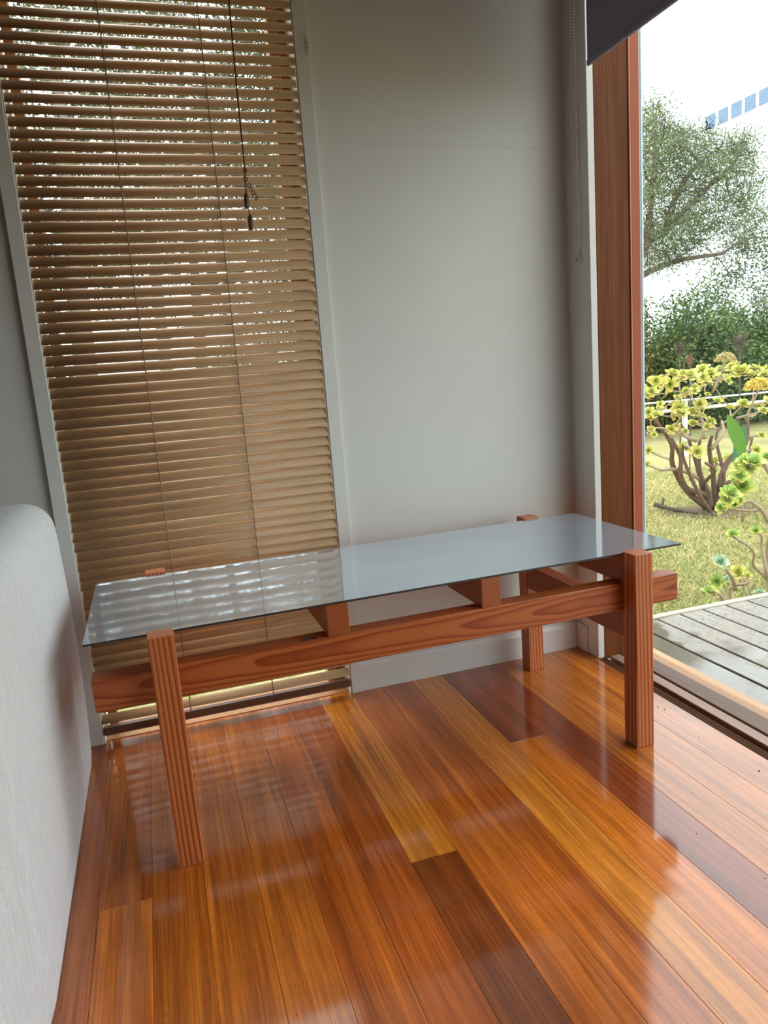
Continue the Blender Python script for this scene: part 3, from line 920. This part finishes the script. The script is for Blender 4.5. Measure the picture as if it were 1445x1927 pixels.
TREE = [(7.24, 9.32, 4.29), (8.96, 9.42, 3.75), (8.74, 10.54, 3.69), (8.01, 9.27, 2.95), (9.21, 10.44, 3.41), (8.44, 9.81, 3.58), (9.75, 10.68, 4.31), (9.05, 10.47, 3.45), (7.67, 10.34, 3.75), (9.43, 10.62, 3.26), (6.91, 9.18, 2.98), (8.15, 9.58, 2.93), (8.04, 9.76, 2.9), (7.44, 9.87, 3.01), (8.74, 10.31, 3.3), (8.71, 10.68, 3.97), (9.2, 10.43, 4.07), (8.93, 10.77, 2.93), (7.72, 10.35, 3.37), (8.93, 9.74, 3.85), (7.93, 10.01, 2.72), (8.31, 10.45, 4.34), (8.07, 10.57, 4.04), (7.99, 9.77, 2.6), (8.22, 9.74, 2.54), (7.95, 10.21, 3.9), (8.05, 9.51, 3.97), (8.21, 10.69, 3.55), (7.33, 9.1, 2.55), (8.25, 10.27, 3.9), (8.36, 9.97, 3.64), (7.48, 9.45, 2.76), (8.74, 10.13, 4.01), (8.16, 9.95, 4.09), (8.18, 10.83, 3.43), (8.01, 10.69, 2.58), (8.23, 10.16, 3.09), (10.13, 10.67, 3.68), (9.93, 10.69, 4.02), (7.38, 9.4, 3.23), (7.85, 10.59, 3.28), (8.52, 10.6, 4.19), (9.28, 10.88, 2.93), (7.76, 10.47, 4.66), (7.55, 9.81, 4.28), (7.14, 9.47, 2.24), (9.2, 10.28, 3.3), (7.82, 9.48, 4.03), (9.14, 10.46, 3.01), (7.92, 10.13, 3.8), (9.41, 10.59, 3.78), (8.06, 9.74, 3.4), (8.77, 9.65, 3.56), (9.73, 10.73, 3.74), (8.2, 10.29, 3.44), (8.1, 9.78, 2.44), (9.41, 10.11, 4.08), (9.27, 9.88, 3.02), (9.25, 10.26, 2.92), (7.75, 10.03, 2.8), (7.22, 9.61, 4.28), (8.28, 10.86, 2.67), (7.99, 10.69, 2.94), (8.0, 10.47, 2.94), (7.84, 9.6, 3.21), (8.88, 9.45, 3.92), (8.15, 10.42, 4.18), (9.4, 10.58, 2.93), (8.56, 10.27, 3.85), (7.95, 9.48, 2.75), (8.08, 10.4, 3.08), (9.28, 10.04, 3.03), (8.43, 9.77, 3.44), (8.07, 10.16, 3.03), (9.4, 9.91, 3.22), (8.24, 10.27, 4.21), (7.79, 10.45, 3.62), (8.96, 10.87, 4.14), (8.21, 9.3, 3.36), (9.88, 10.13, 3.57), (8.84, 10.8, 3.82), (8.56, 10.28, 3.42), (7.79, 10.14, 4.03), (8.1, 10.64, 2.47), (8.27, 9.16, 2.9), (9.49, 10.53, 3.49), (7.83, 10.22, 3.53), (7.94, 10.15, 3.14), (8.83, 9.66, 3.14), (8.66, 10.21, 3.97), (8.52, 9.33, 2.7), (8.28, 10.05, 4.03), (7.5, 9.56, 3.54), (8.34, 10.78, 3.91), (9.23, 10.55, 4.35), (7.42, 9.95, 2.72), (8.47, 10.46, 2.65), (7.42, 9.79, 3.32), (7.74, 10.04, 2.59), (7.39, 9.39, 4.06), (9.53, 10.64, 4.12), (9.07, 10.48, 3.32), (8.09, 10.47, 3.67), (7.27, 9.25, 3.91), (8.1, 10.57, 4.43), (7.63, 9.12, 2.79), (7.6, 10.12, 2.93), (8.88, 9.98, 3.83), (7.24, 9.21, 2.19), (7.37, 9.86, 3.88), (8.34, 10.7, 3.01), (8.73, 10.22, 4.08), (8.56, 9.67, 2.87), (8.06, 10.57, 4.25), (7.44, 9.74, 3.23), (8.21, 10.71, 4.69), (8.79, 9.82, 4.03), (6.95, 9.24, 4.02), (8.06, 10.85, 4.35), (8.07, 9.23, 3.45), (8.88, 9.56, 3.1), (9.77, 10.49, 3.48), (7.05, 9.31, 2.56), (7.73, 10.08, 4.6), (10.03, 10.65, 3.31), (8.64, 10.16, 2.93), (8.17, 9.73, 3.04), (8.14, 10.46, 2.47), (10.25, 10.59, 3.5), (8.2, 10.14, 3.44), (9.4, 10.23, 4.08), (8.15, 9.68, 3.74), (7.97, 9.83, 3.63), (10.37, 10.89, 4.02), (9.22, 10.85, 3.6), (7.91, 9.1, 3.55), (8.84, 9.45, 3.79), (7.06, 9.51, 4.16), (9.83, 10.53, 3.8), (8.91, 9.46, 3.2), (7.58, 9.4, 4.05), (9.04, 10.48, 4.41), (7.57, 9.4, 2.83), (9.78, 10.86, 4.01), (7.97, 9.92, 2.34), (8.6, 10.72, 3.68), (8.14, 10.58, 3.97), (7.06, 9.47, 3.67), (8.27, 10.51, 3.34), (8.52, 9.85, 2.77), (9.07, 9.5, 3.5), (7.6, 9.18, 2.92), (8.02, 10.37, 4.23), (8.37, 10.11, 3.2), (7.86, 9.65, 3.87), (9.96, 10.6, 4.05), (7.44, 9.45, 3.78), (7.46, 9.9, 3.59), (7.53, 9.26, 3.95), (8.11, 9.73, 4.06), (9.18, 10.69, 3.93), (9.07, 10.0, 3.85), (8.64, 9.38, 3.55), (8.94, 9.53, 4.04), (8.98, 10.26, 4.14), (8.37, 9.6, 3.78), (8.95, 10.7, 3.43), (6.96, 9.21, 3.75), (8.68, 10.66, 2.46), (9.53, 10.22, 2.91), (8.38, 10.58, 3.71), (8.19, 9.74, 2.66), (8.12, 9.22, 3.52), (8.69, 9.41, 3.3), (7.76, 10.23, 2.81), (6.83, 9.15, 3.21), (7.46, 9.3, 2.69), (8.07, 10.51, 2.3), (8.36, 10.68, 4.64), (8.31, 10.64, 3.61), (8.48, 10.61, 2.61), (7.92, 10.1, 2.52), (8.45, 10.68, 2.48), (7.94, 10.36, 3.72), (7.52, 10.1, 2.58), (8.36, 9.87, 3.49), (6.88, 9.14, 3.51), (6.89, 9.26, 3.95), (8.19, 9.55, 2.56), (7.97, 9.93, 3.9)]
TLIMB = [[(7.035, 10.0, 1.637), (7.528, 10.0, 2.6), (7.896, 10.0, 2.799), (8.345, 10.0, 3.163), (8.624, 10.0, 3.395), (9.118, 10.0, 3.738), (9.382, 10.0, 4.083)], [(7.035, 10.0, 1.637), (7.379, 10.0, 2.095), (7.773, 10.0, 2.263), (8.119, 10.0, 2.35), (8.507, 10.0, 2.395), (8.957, 10.0, 2.44), (9.229, 10.0, 2.576), (9.597, 10.0, 2.683)], [(7.528, 10.0, 2.6), (7.644, 10.0, 3.29), (7.699, 10.0, 3.927), (7.737, 10.0, 4.514)], [(7.896, 10.0, 2.799), (8.068, 10.0, 3.261), (8.309, 10.0, 3.599), (8.586, 10.0, 3.83), (8.936, 10.0, 4.023)]]
BSTEM = [[(4.153, 4.75, -0.297), (4.121, 4.75, -0.14), (4.069, 4.75, -0.007), (4.029, 4.75, 0.122), (4.028, 4.75, 0.288)], [(4.224, 4.75, -0.307), (4.233, 4.75, -0.154), (4.21, 4.75, 0.01), (4.168, 4.75, 0.207), (4.157, 4.75, 0.316)], [(4.193, 4.75, -0.303), (4.111, 4.75, -0.156), (3.93, 4.75, -0.083), (3.852, 4.75, 0.051), (3.861, 4.75, 0.182), (3.803, 4.75, 0.35)], [(4.111, 4.75, -0.241), (3.95, 4.75, -0.094), (3.822, 4.75, 0.12), (3.774, 4.75, 0.289), (3.633, 4.75, 0.495)], [(4.276, 4.75, -0.313), (4.263, 4.75, -0.115), (4.292, 4.75, 0.001), (4.372, 4.75, 0.11), (4.433, 4.75, 0.205)], [(4.11, 4.75, -0.046), (3.95, 4.75, 0.048), (3.803, 4.75, 0.089), (3.677, 4.75, 0.099), (3.582, 4.75, 0.147)], [(4.028, 4.75, 0.288), (3.939, 4.75, 0.337), (3.871, 4.75, 0.433)], [(4.168, 4.75, 0.207), (4.267, 4.75, 0.322), (4.297, 4.75, 0.418)], [(4.107, 4.75, 0.296), (4.116, 4.75, 0.402), (4.096, 4.75, 0.469)], [(4.255, 4.75, -0.311), (4.377, 4.75, -0.18), (4.458, 4.75, -0.052), (4.53, 4.75, 0.025)]]
FLOWER = [(4.18, 4.62, 0.899, 0.078), (4.39, 4.51, 0.679, 0.106)]
SEED = [(4.79, 5.88, 1.001, 0.07), (5.56, 5.96, 1.02, 0.092), (5.04, 6.04, 0.887, 0.05)]
rx_ = random.Random(31)
for q in ((3.75, 4.6, .30), (4.0, 4.9, .42), (4.45, 4.95, .38), (4.6, 4.8, .25), (3.9, 4.5, .15), (4.25, 4.6, .45), (4.75, 5.0, .40)):
    b0_ = (4.2 + rx_.uniform(-.08, .12), 4.75 + rx_.uniform(-.08, .08), ZG)
    BSTEM.append([b0_, tuple(b0_[i] * .6 + q[i] * .4 + rx_.uniform(-.05, .05) for i in range(3)), tuple(b0_[i] * .25 + q[i] * .75 + rx_.uniform(-.06, .06) for i in range(3)), q])
BUSH = BUSH + [(x_ + rx_.uniform(-.10, .10), y_ + rx_.uniform(-.15, .25), z_ + rx_.uniform(-.05, .03), r_ * rx_.uniform(.75, 1.05)) for x_, y_, z_, r_ in BUSH if z_ > .40]
bush = succulent('succulent_bush', (4.2, 4.75, ZG), BSTEM, BUSH, 'rosette', 'large yellow-green succulent bush with bare woody stems standing on the lawn', 4, .026, rs_=1.6, rmin=.0055)
bb_ = Vector((4.2, 4.75, ZG))
for (x_, y_, z_, r_), key in zip(FLOWER, ('flower', 'flower_yellow')):
    n = 700
    v = NR.normal(size=(n, 3)); v /= np.linalg.norm(v, axis=1, keepdims=True)
    v[:, 2] = np.abs(v[:, 2]) * .9 - .25
    c = np.array([x_, y_, z_]) + v * r_ * NR.uniform(.75, 1, n)[:, None] - np.array(bb_)
    o = obj('flower_head', big_mesh('flower_head', leaf_quads(c, r_ * .22, r_ * .16), 4), M[key], bush)
    tag(o, 'domed tan flower head' if key == 'flower' else 'broad yellow flower head')
    st = MB().tube(curved(Vector((x_, y_, z_ - r_ * .2)) - bb_, Vector((x_ - .03, y_ + .1, z_ - .25)) - bb_, 4, .05, random.Random(2)), .009, 6)
    st.build('flower_stalk', M['stem'], bush)

succulent('succulent_plant', (3.10, 3.02, ZG), [[(3.10, 3.02, ZG), (3.02, 2.98, -.10), (2.99, 3.0, .03), (3.06, 3.05, .06), (2.97, 3.05, .145), (2.90, 3.04, .20)], [(3.06, 3.05, .06), (3.12, 3.06, .17), (3.05, 3.02, .30), (2.94, 2.98, .39)], [(3.12, 3.06, .17), (3.22, 3.10, .26), (3.15, 3.1, .36)]],
          NEAR1 + [(x_ + .03, y_ + .06, z_ - .035, r_ * .9) for x_, y_, z_, r_ in NEAR1[:7]], 'rosette_green', 'green succulent with big rosettes leaning in over the lawn, nearest the tall bush', 8, .017, rs_=1.4, rmin=.008)
succulent('succulent_plant', (2.97, 2.95, ZG), [[(2.97, 2.95, ZG), (2.955, 2.95, -.21), (2.871, 2.95, -.126), (2.836, 2.95, -.054), (2.789, 2.95, -.002), (2.70, 2.92, .055)], [(2.955, 2.95, -.21), (2.935, 2.95, -.05), (2.925, 2.95, .02), (2.89, 2.96, .045)]],
          NEAR1B, 'rosette_green', 'thin succulent with two cupped rosettes on long bare curved stems', 12, .011, face=(-.5, -.1, .8), rs_=1.15, rmin=.007)
succulent('succulent_plant', (2.63, 2.80, ZG), [[(2.675, 2.80, ZG), (2.642, 2.8, -.19), (2.651, 2.8, -.135)], [(2.60, 2.80, ZG), (2.607, 2.8, -.18), (2.651, 2.8, -.135)], [(2.59, 2.8, ZG), (2.538, 2.8, -.20), (2.50, 2.82, -.17)], [(2.607, 2.8, -.17), (2.56, 2.79, -.10), (2.50, 2.77, -.03)]],
          NEAR2, ('rosette_green', 'rosette_pale', 'rosette'), 'low clump of pale green and yellow succulent rosettes against the deck edge', 15, .013, face=(-.45, -.6, .55), rs_=1.2, rmin=.006)
succulent('succulent_plant', (2.71, 2.72, ZG), [[(2.71, 2.72, ZG), (2.705, 2.72, -.25), (2.70, 2.74, -.20)]], [(2.70, 2.74, -.192, .030)], 'rosette_pale',
          'single small bluish rosette just above the deck edge', 18, .006, face=(-.1, -.3, 1), rs_=1.2, rmin=.005)

# broad-leaved plant inside the bush
def blade(spine, wmax, m, root, b, roll=0.0):
    P_ = smooth(spine, 5)
    side = Vector((1, -.15 + roll, .15)).normalized()
    vs, fs = [], []
    n = len(P_)
    for i, p in enumerate(P_):
        t_ = i / (n - 1)
        w = wmax * (math.sin(math.pi * min(1, t_ * .92 + .06)) ** .8) * (1 if t_ < .97 else .3)
        d = (P_[min(i + 1, n - 1)] - P_[max(i - 1, 0)]).normalized()
        s_ = (side - d * side.dot(d)).normalized()
        nn_ = d.cross(s_)
        vs += [p - s_ * w - nn_ * w * .25, p, p + s_ * w - nn_ * w * .25]
    for i in range(n - 1):
        for q in (0, 1):
            fs.append((3 * i + q, 3 * i + q + 1, 3 * i + q + 4, 3 * i + q + 3))
    rel(MB().add(vs, fs, True), b).build('leaf', m, root)
bl_ = empty('broadleaf_plant', (4.06, 4.3, ZG), 'upright broad green leaf growing beside the succulent bush', 'plant')
b0 = Vector((4.06, 4.3, ZG))
blade([(4.05, 4.3, .16), (4.01, 4.29, .30), (3.93, 4.27, .42), (3.865, 4.25, .525)], .052, M['bigleaf'], bl_, b0)
blade([(4.08, 4.42, .14), (4.14, 4.42, .28), (4.16, 4.40, .42)], .05, M['bigleaf2'], bl_, b0)
rel(MB().tube([(4.06, 4.3, ZG), (4.05, 4.3, -.05), (4.05, 4.3, .18)], [.012, .01, .008], 6), b0).build('stem', M['stem'], bl_)

# dry seed heads on stalks behind the bush
for (x_, y_, z_, r_), m, lab in zip(SEED, ('seed', 'seed', 'seed_red'), ('purple-brown dry seed head on a thin stalk, beside the rusty one', 'dark dry seed head on a thin stalk above the tan flower dome', 'rusty orange dry seed head on a thin stalk')):
    rt = empty('dry_seed_head', (x_, y_, ZG), lab, 'plant', 'dry seed heads behind the bush')
    n = 900
    v = NR.normal(size=(n, 3)); v /= np.linalg.norm(v, axis=1, keepdims=True)
    c = v * (NR.random(n) ** .5)[:, None] * np.array([r_ * .75, r_ * .75, r_ * 1.15]) + np.array([0, 0, z_ - ZG])
    obj('plume', big_mesh('plume', leaf_quads(c, r_ * .22, r_ * .05), 4), M[m], rt)
    MB().tube([(0, 0, 0), (.01, 0, (z_ - ZG) * .5), (0, 0, z_ - ZG + r_ * .6)], .006, 5).build('stalk', M['bark_dark'], rt)

# fallen stick by the bush and its mulch
sb = MB().tube(smooth([(3.86, 5.05, ZG + .06), (3.92, 4.98, ZG + .035), (3.99, 4.78, ZG + .02), (4.08, 4.58, ZG + .015)], 4), [.02] * 4 + [.016] * 4 + [.012] * 5, 6)
sb.tube([(3.90, 5.0, ZG + .04), (3.93, 5.02, ZG + .10)], .01, 5)
tag(sb.build('fallen_branch', M['bark_dark']), 'dark fallen branch lying on the lawn at the foot of the bush', 'branch')
ml = MB()
vsm = [(4.25, 4.78, ZG + .02)] + [(4.25 + (.42 + .06 * math.sin(5 * t_)) * math.cos(t_), 4.78 + (.30 + .05 * math.sin(3 * t_)) * math.sin(t_), ZG + .003) for t_ in np.linspace(0, 2 * math.pi, 24, endpoint=False)]
ml.add(vsm, [(0, 1 + i, 1 + (i + 1) % 24) for i in range(24)], True)
tag(ml.build('mulch', M['soil']), 'brown leaf mulch around the foot of the succulent bush', 'mulch', kind='stuff')

# low white rail fence behind the bush
fence = empty('rail_fence', (6.2, 7.4, ZG), 'low white rail fence crossing behind the succulent bush', 'fence')
f0 = Vector((6.2, 7.4, ZG))
fdir = Vector((1, -.05, 0)).normalized()
for zz, hh_ in ((.285, .020), (.395, .011)):
    a = f0 + fdir * -1.8; b = f0 + fdir * 4
    rel(MB().tube([(a.x, a.y, zz), (b.x, b.y, zz)], hh_, 8), f0).build('rail', M['white'], fence)
for q in (-1.4, -.05, 1.3, 2.6):
    a = f0 + fdir * q
    rel(MB().box((a.x - .026, a.y + .03, ZG), (a.x + .026, a.y + .08, .40), .004), f0).build('post', M['white'], fence)

# trees ----------------------------------------------------------------
def grow_tree(name, base, limbs, clusters, m_leaf, m_bark, label, group, r0, nleaf, spread, lsize, seed, twig=.004, bend=.12, taper=.8):
    rr = random.Random(seed)
    b = Vector(base)
    root = empty(name, base, label, 'tree', group)
    tr = MB()
    nodes = []
    for i, l in enumerate(limbs):
        p = smooth(l, 4)
        rad = [max(twig * 1.5, r0 * (1 if i == 0 else .6) * (1 - taper * k / (len(p) - 1))) for k in range(len(p))]
        tr.tube(p, rad, 7)
        nodes += [(q, r_) for q, r_ in zip(p, rad)]
    cs = []
    for c in sorted(clusters, key=lambda q: min((Vector(q) - n_[0]).length for n_ in nodes)):
        p = Vector(c)
        a, ra = nodes[nearest(nodes, p)]
        q = curved(a, p, 4, bend, rr)
        rads = [max(twig, min(ra, .035) * (1 - .6 * k / 4)) for k in range(5)]
        tr.tube(q, rads, 4)
        nodes += [(q[k], rads[k]) for k in (2, 3, 4)]
        cs.append(p)
        # fine twigs
        for _ in range(6):
            e = p + Vector((rr.gauss(0, 1), rr.gauss(0, 1), rr.gauss(.3, 1))) * spread * .9
            tr.tube([p, (p + e) / 2 + Vector((rr.gauss(0, 1), rr.gauss(0, 1), rr.gauss(0, 1))) * spread * .12, e], twig * .6, 3)
    rel(tr, b).build('trunk', m_bark, root)
    cs = np.array([tuple(c) for c in cs]) - np.array(b)
    idx = NR.integers(0, len(cs), nleaf)
    pos = cs[idx] + NR.normal(0, 1, (nleaf, 3)) * np.array([spread, spread, spread * .75])
    obj('foliage', big_mesh('foliage', leaf_quads(pos, lsize, lsize * .38), 4), m_leaf, root, kind='stuff')
    return root

grow_tree('spreading_tree', (6.7, 10.0, ZG), [[(6.7, 10, ZG), (6.75, 10, .8)] + TLIMB[0]] + TLIMB[1:], TREE, M['leaf_tree'], M['bark_dark'],
          'airy spreading tea tree with fanned branches beside the red door frame', 'garden trees', .10, 32000, .13, .050, 21, .007)
rt = random.Random(77)
cl2 = [(rt.gauss(11.7, .75), rt.gauss(11.2, .5), rt.uniform(1.0, 3.3)) for _ in range(90)]
grow_tree('leafy_tree', (11.9, 11.2, ZG), [[(11.9, 11.2, ZG), (11.8, 11.2, 1), (11.7, 11.2, 3)]], cl2, M['leaf_tree'], M['bark_dark'],
          'dense leafy tree to the right of the spreading tree', 'garden trees', .11, 26000, .19, .07, 22, .008)

def shrub(base, rx, ry, h, m, label, nleaf, lsize, seed, name='hedge_shrub', group='shrubs along the back of the lawn'):
    rr = np.random.default_rng(seed)
    root = empty(name, base, label, 'shrub', group)
    nb_ = 34
    v = rr.normal(size=(nb_, 3)); v /= np.linalg.norm(v, axis=1, keepdims=True)
    v[:, 2] = np.abs(v[:, 2])
    cen = v * (rr.uniform(.55, .95, nb_))[:, None] * np.array([rx, ry, h * .9]) + np.array([0, 0, h * .12])
    low = np.stack([rr.uniform(-rx, rx, 14), rr.uniform(-ry, ry, 14), rr.uniform(.1, h * .4, 14)], 1)
    cen = np.concatenate([cen, low])
    idx = rr.integers(0, len(cen), nleaf)
    d = rr.normal(size=(nleaf, 3)); d /= np.linalg.norm(d, axis=1, keepdims=True)
    pos = cen[idx] + d * (rr.random(nleaf) ** .4)[:, None] * np.array([rx, ry, h * .75]) * .34
    pos = pos[pos[:, 2] > .02]
    obj('foliage', big_mesh('foliage', leaf_quads(pos, lsize, lsize * .5), 4), m, root, kind='stuff')
    sm_ = MB()
    r2 = random.Random(seed)
    for q in range(7):
        c = cen[q]
        sm_.tube([(r2.uniform(-.1, .1), r2.uniform(-.1, .1), 0), (c[0] * .5 + r2.uniform(-.1, .1), c[1] * .5, c[2] * .55), tuple(c)], [.03, .02, .008], 5)
    sm_.build('stems', M['bark_dark'], root)
    return root
SH = [((7.0, 10.6, ZG), 1.35, .9, 2.35, 'leaf_hedge2', 'olive green shrub directly behind the red door frame', 26000),
      ((8.9, 10.4, ZG), 1.1, .9, 1.95, 'leaf_hedge', 'mid green shrub under the long low branch of the spreading tree', 26000),
      ((10.6, 10.6, ZG), 1.2, .9, 2.1, 'leaf_hedge', 'fresh green shrub at the right end of the hedge row', 26000),
      ((8.4, 13.5, ZG), 1.6, 1.0, 2.7, 'leaf_hedge2', 'tall olive shrub rising behind the hedge row', 22000),
      ((11.6, 13.6, ZG), 1.8, 1.0, 2.6, 'leaf_hedge', 'tall green shrub farthest back behind the hedge row', 22000),
      ((6.0, 9.6, ZG), .9, .7, 1.5, 'leaf_hedge', 'low dark green shrub left of the hedge row', 14000),
      ((12.9, 11.0, ZG), 1.4, .9, 2.2, 'leaf_hedge2', 'wide olive shrub outside the glass past the hedge row', 16000)]
for i, (bs, rx, ry, h, m, lab, nl) in enumerate(SH):
    shrub(bs, rx, ry, h, M[m], lab, nl, .085, 40 + i)

# trees outside the blind window
def window_tree(base, h, lean, ncl, cx, cy, cz, sx, sy, sz, m_bark, label, seed, r0, nleaf, lsize=.07, sp=.20):
    rr = random.Random(seed)
    x_, y_, z_ = base
    limbs = [[(x_, y_, z_), (x_ + lean * .3, y_, z_ + h * .35), (x_ + lean * .7 + rr.uniform(-.1, .1), y_ + .1, z_ + h * .7), (x_ + lean, y_, z_ + h)]]
    for q in range(4):
        zz = z_ + h * rr.uniform(.35, .75)
        dx = rr.choice((-1, 1)) * rr.uniform(.8, 1.6)
        limbs.append([(x_ + lean * (zz - z_) / h, y_, zz), (x_ + dx * .5, y_ + rr.uniform(-.4, .4), zz + rr.uniform(.1, .5)), (x_ + dx * 1.2, y_ + rr.uniform(-.6, .6), zz + rr.uniform(.3, 1.0))])
    cls = [(rr.gauss(cx, sx), rr.gauss(cy, sy), rr.uniform(cz - sz, cz + sz)) for _ in range(ncl)]
    return grow_tree('shade_tree', base, limbs, cls, M['leaf_dark'], m_bark, label, 'trees outside the blind window', r0, nleaf, sp, lsize, seed, .008, .18)
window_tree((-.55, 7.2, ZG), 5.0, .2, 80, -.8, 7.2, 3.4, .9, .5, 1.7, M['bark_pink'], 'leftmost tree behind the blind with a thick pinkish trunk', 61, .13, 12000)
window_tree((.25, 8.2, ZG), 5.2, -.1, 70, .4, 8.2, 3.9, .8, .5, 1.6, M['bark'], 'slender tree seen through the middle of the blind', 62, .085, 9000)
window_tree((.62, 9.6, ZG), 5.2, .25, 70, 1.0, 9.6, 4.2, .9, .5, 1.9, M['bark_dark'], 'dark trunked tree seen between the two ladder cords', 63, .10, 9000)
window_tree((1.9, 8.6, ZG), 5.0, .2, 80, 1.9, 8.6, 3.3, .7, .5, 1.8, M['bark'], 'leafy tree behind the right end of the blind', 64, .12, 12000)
for i, (bs, rx, h, m, lab) in enumerate([((-1.4, 9.5, ZG), 1.2, 1.7, 'leaf_hedge2', 'low olive shrub outside the blind window, left of the shed'), ((1.5, 10.5, ZG), 1.3, 1.9, 'leaf_hedge2', 'low olive shrub outside the blind window, right of the shed'), ((3.4, 10.5, ZG), 1.3, 2.0, 'leaf_hedge', 'low green shrub outside between the blind window and the door')]):
    shrub(bs, rx, .8, h, M[m], lab, 14000, .09, 80 + i, group='shrubs outside the blind window')
shed = empty('garden_shed', (-.3, 12.0, ZG), 'low grey shed with a pale roof far outside the blind window', 'shed')
MB().box((-1.6, 0, 0), (1.6, 1.6, 1.35)).build('wall', M['shedwall'], shed)
MB().add([(-1.8, -.25, 1.35), (1.8, -.25, 1.35), (1.8, 1.8, 1.75), (-1.8, 1.8, 1.75), (-1.8, -.25, 1.42), (1.8, -.25, 1.42), (1.8, 1.8, 1.82), (-1.8, 1.8, 1.82)],
         [(0, 1, 2, 3), (7, 6, 5, 4), (0, 4, 5, 1), (1, 5, 6, 2), (2, 6, 7, 3), (3, 7, 4, 0)]).build('roof', M['white'], shed)
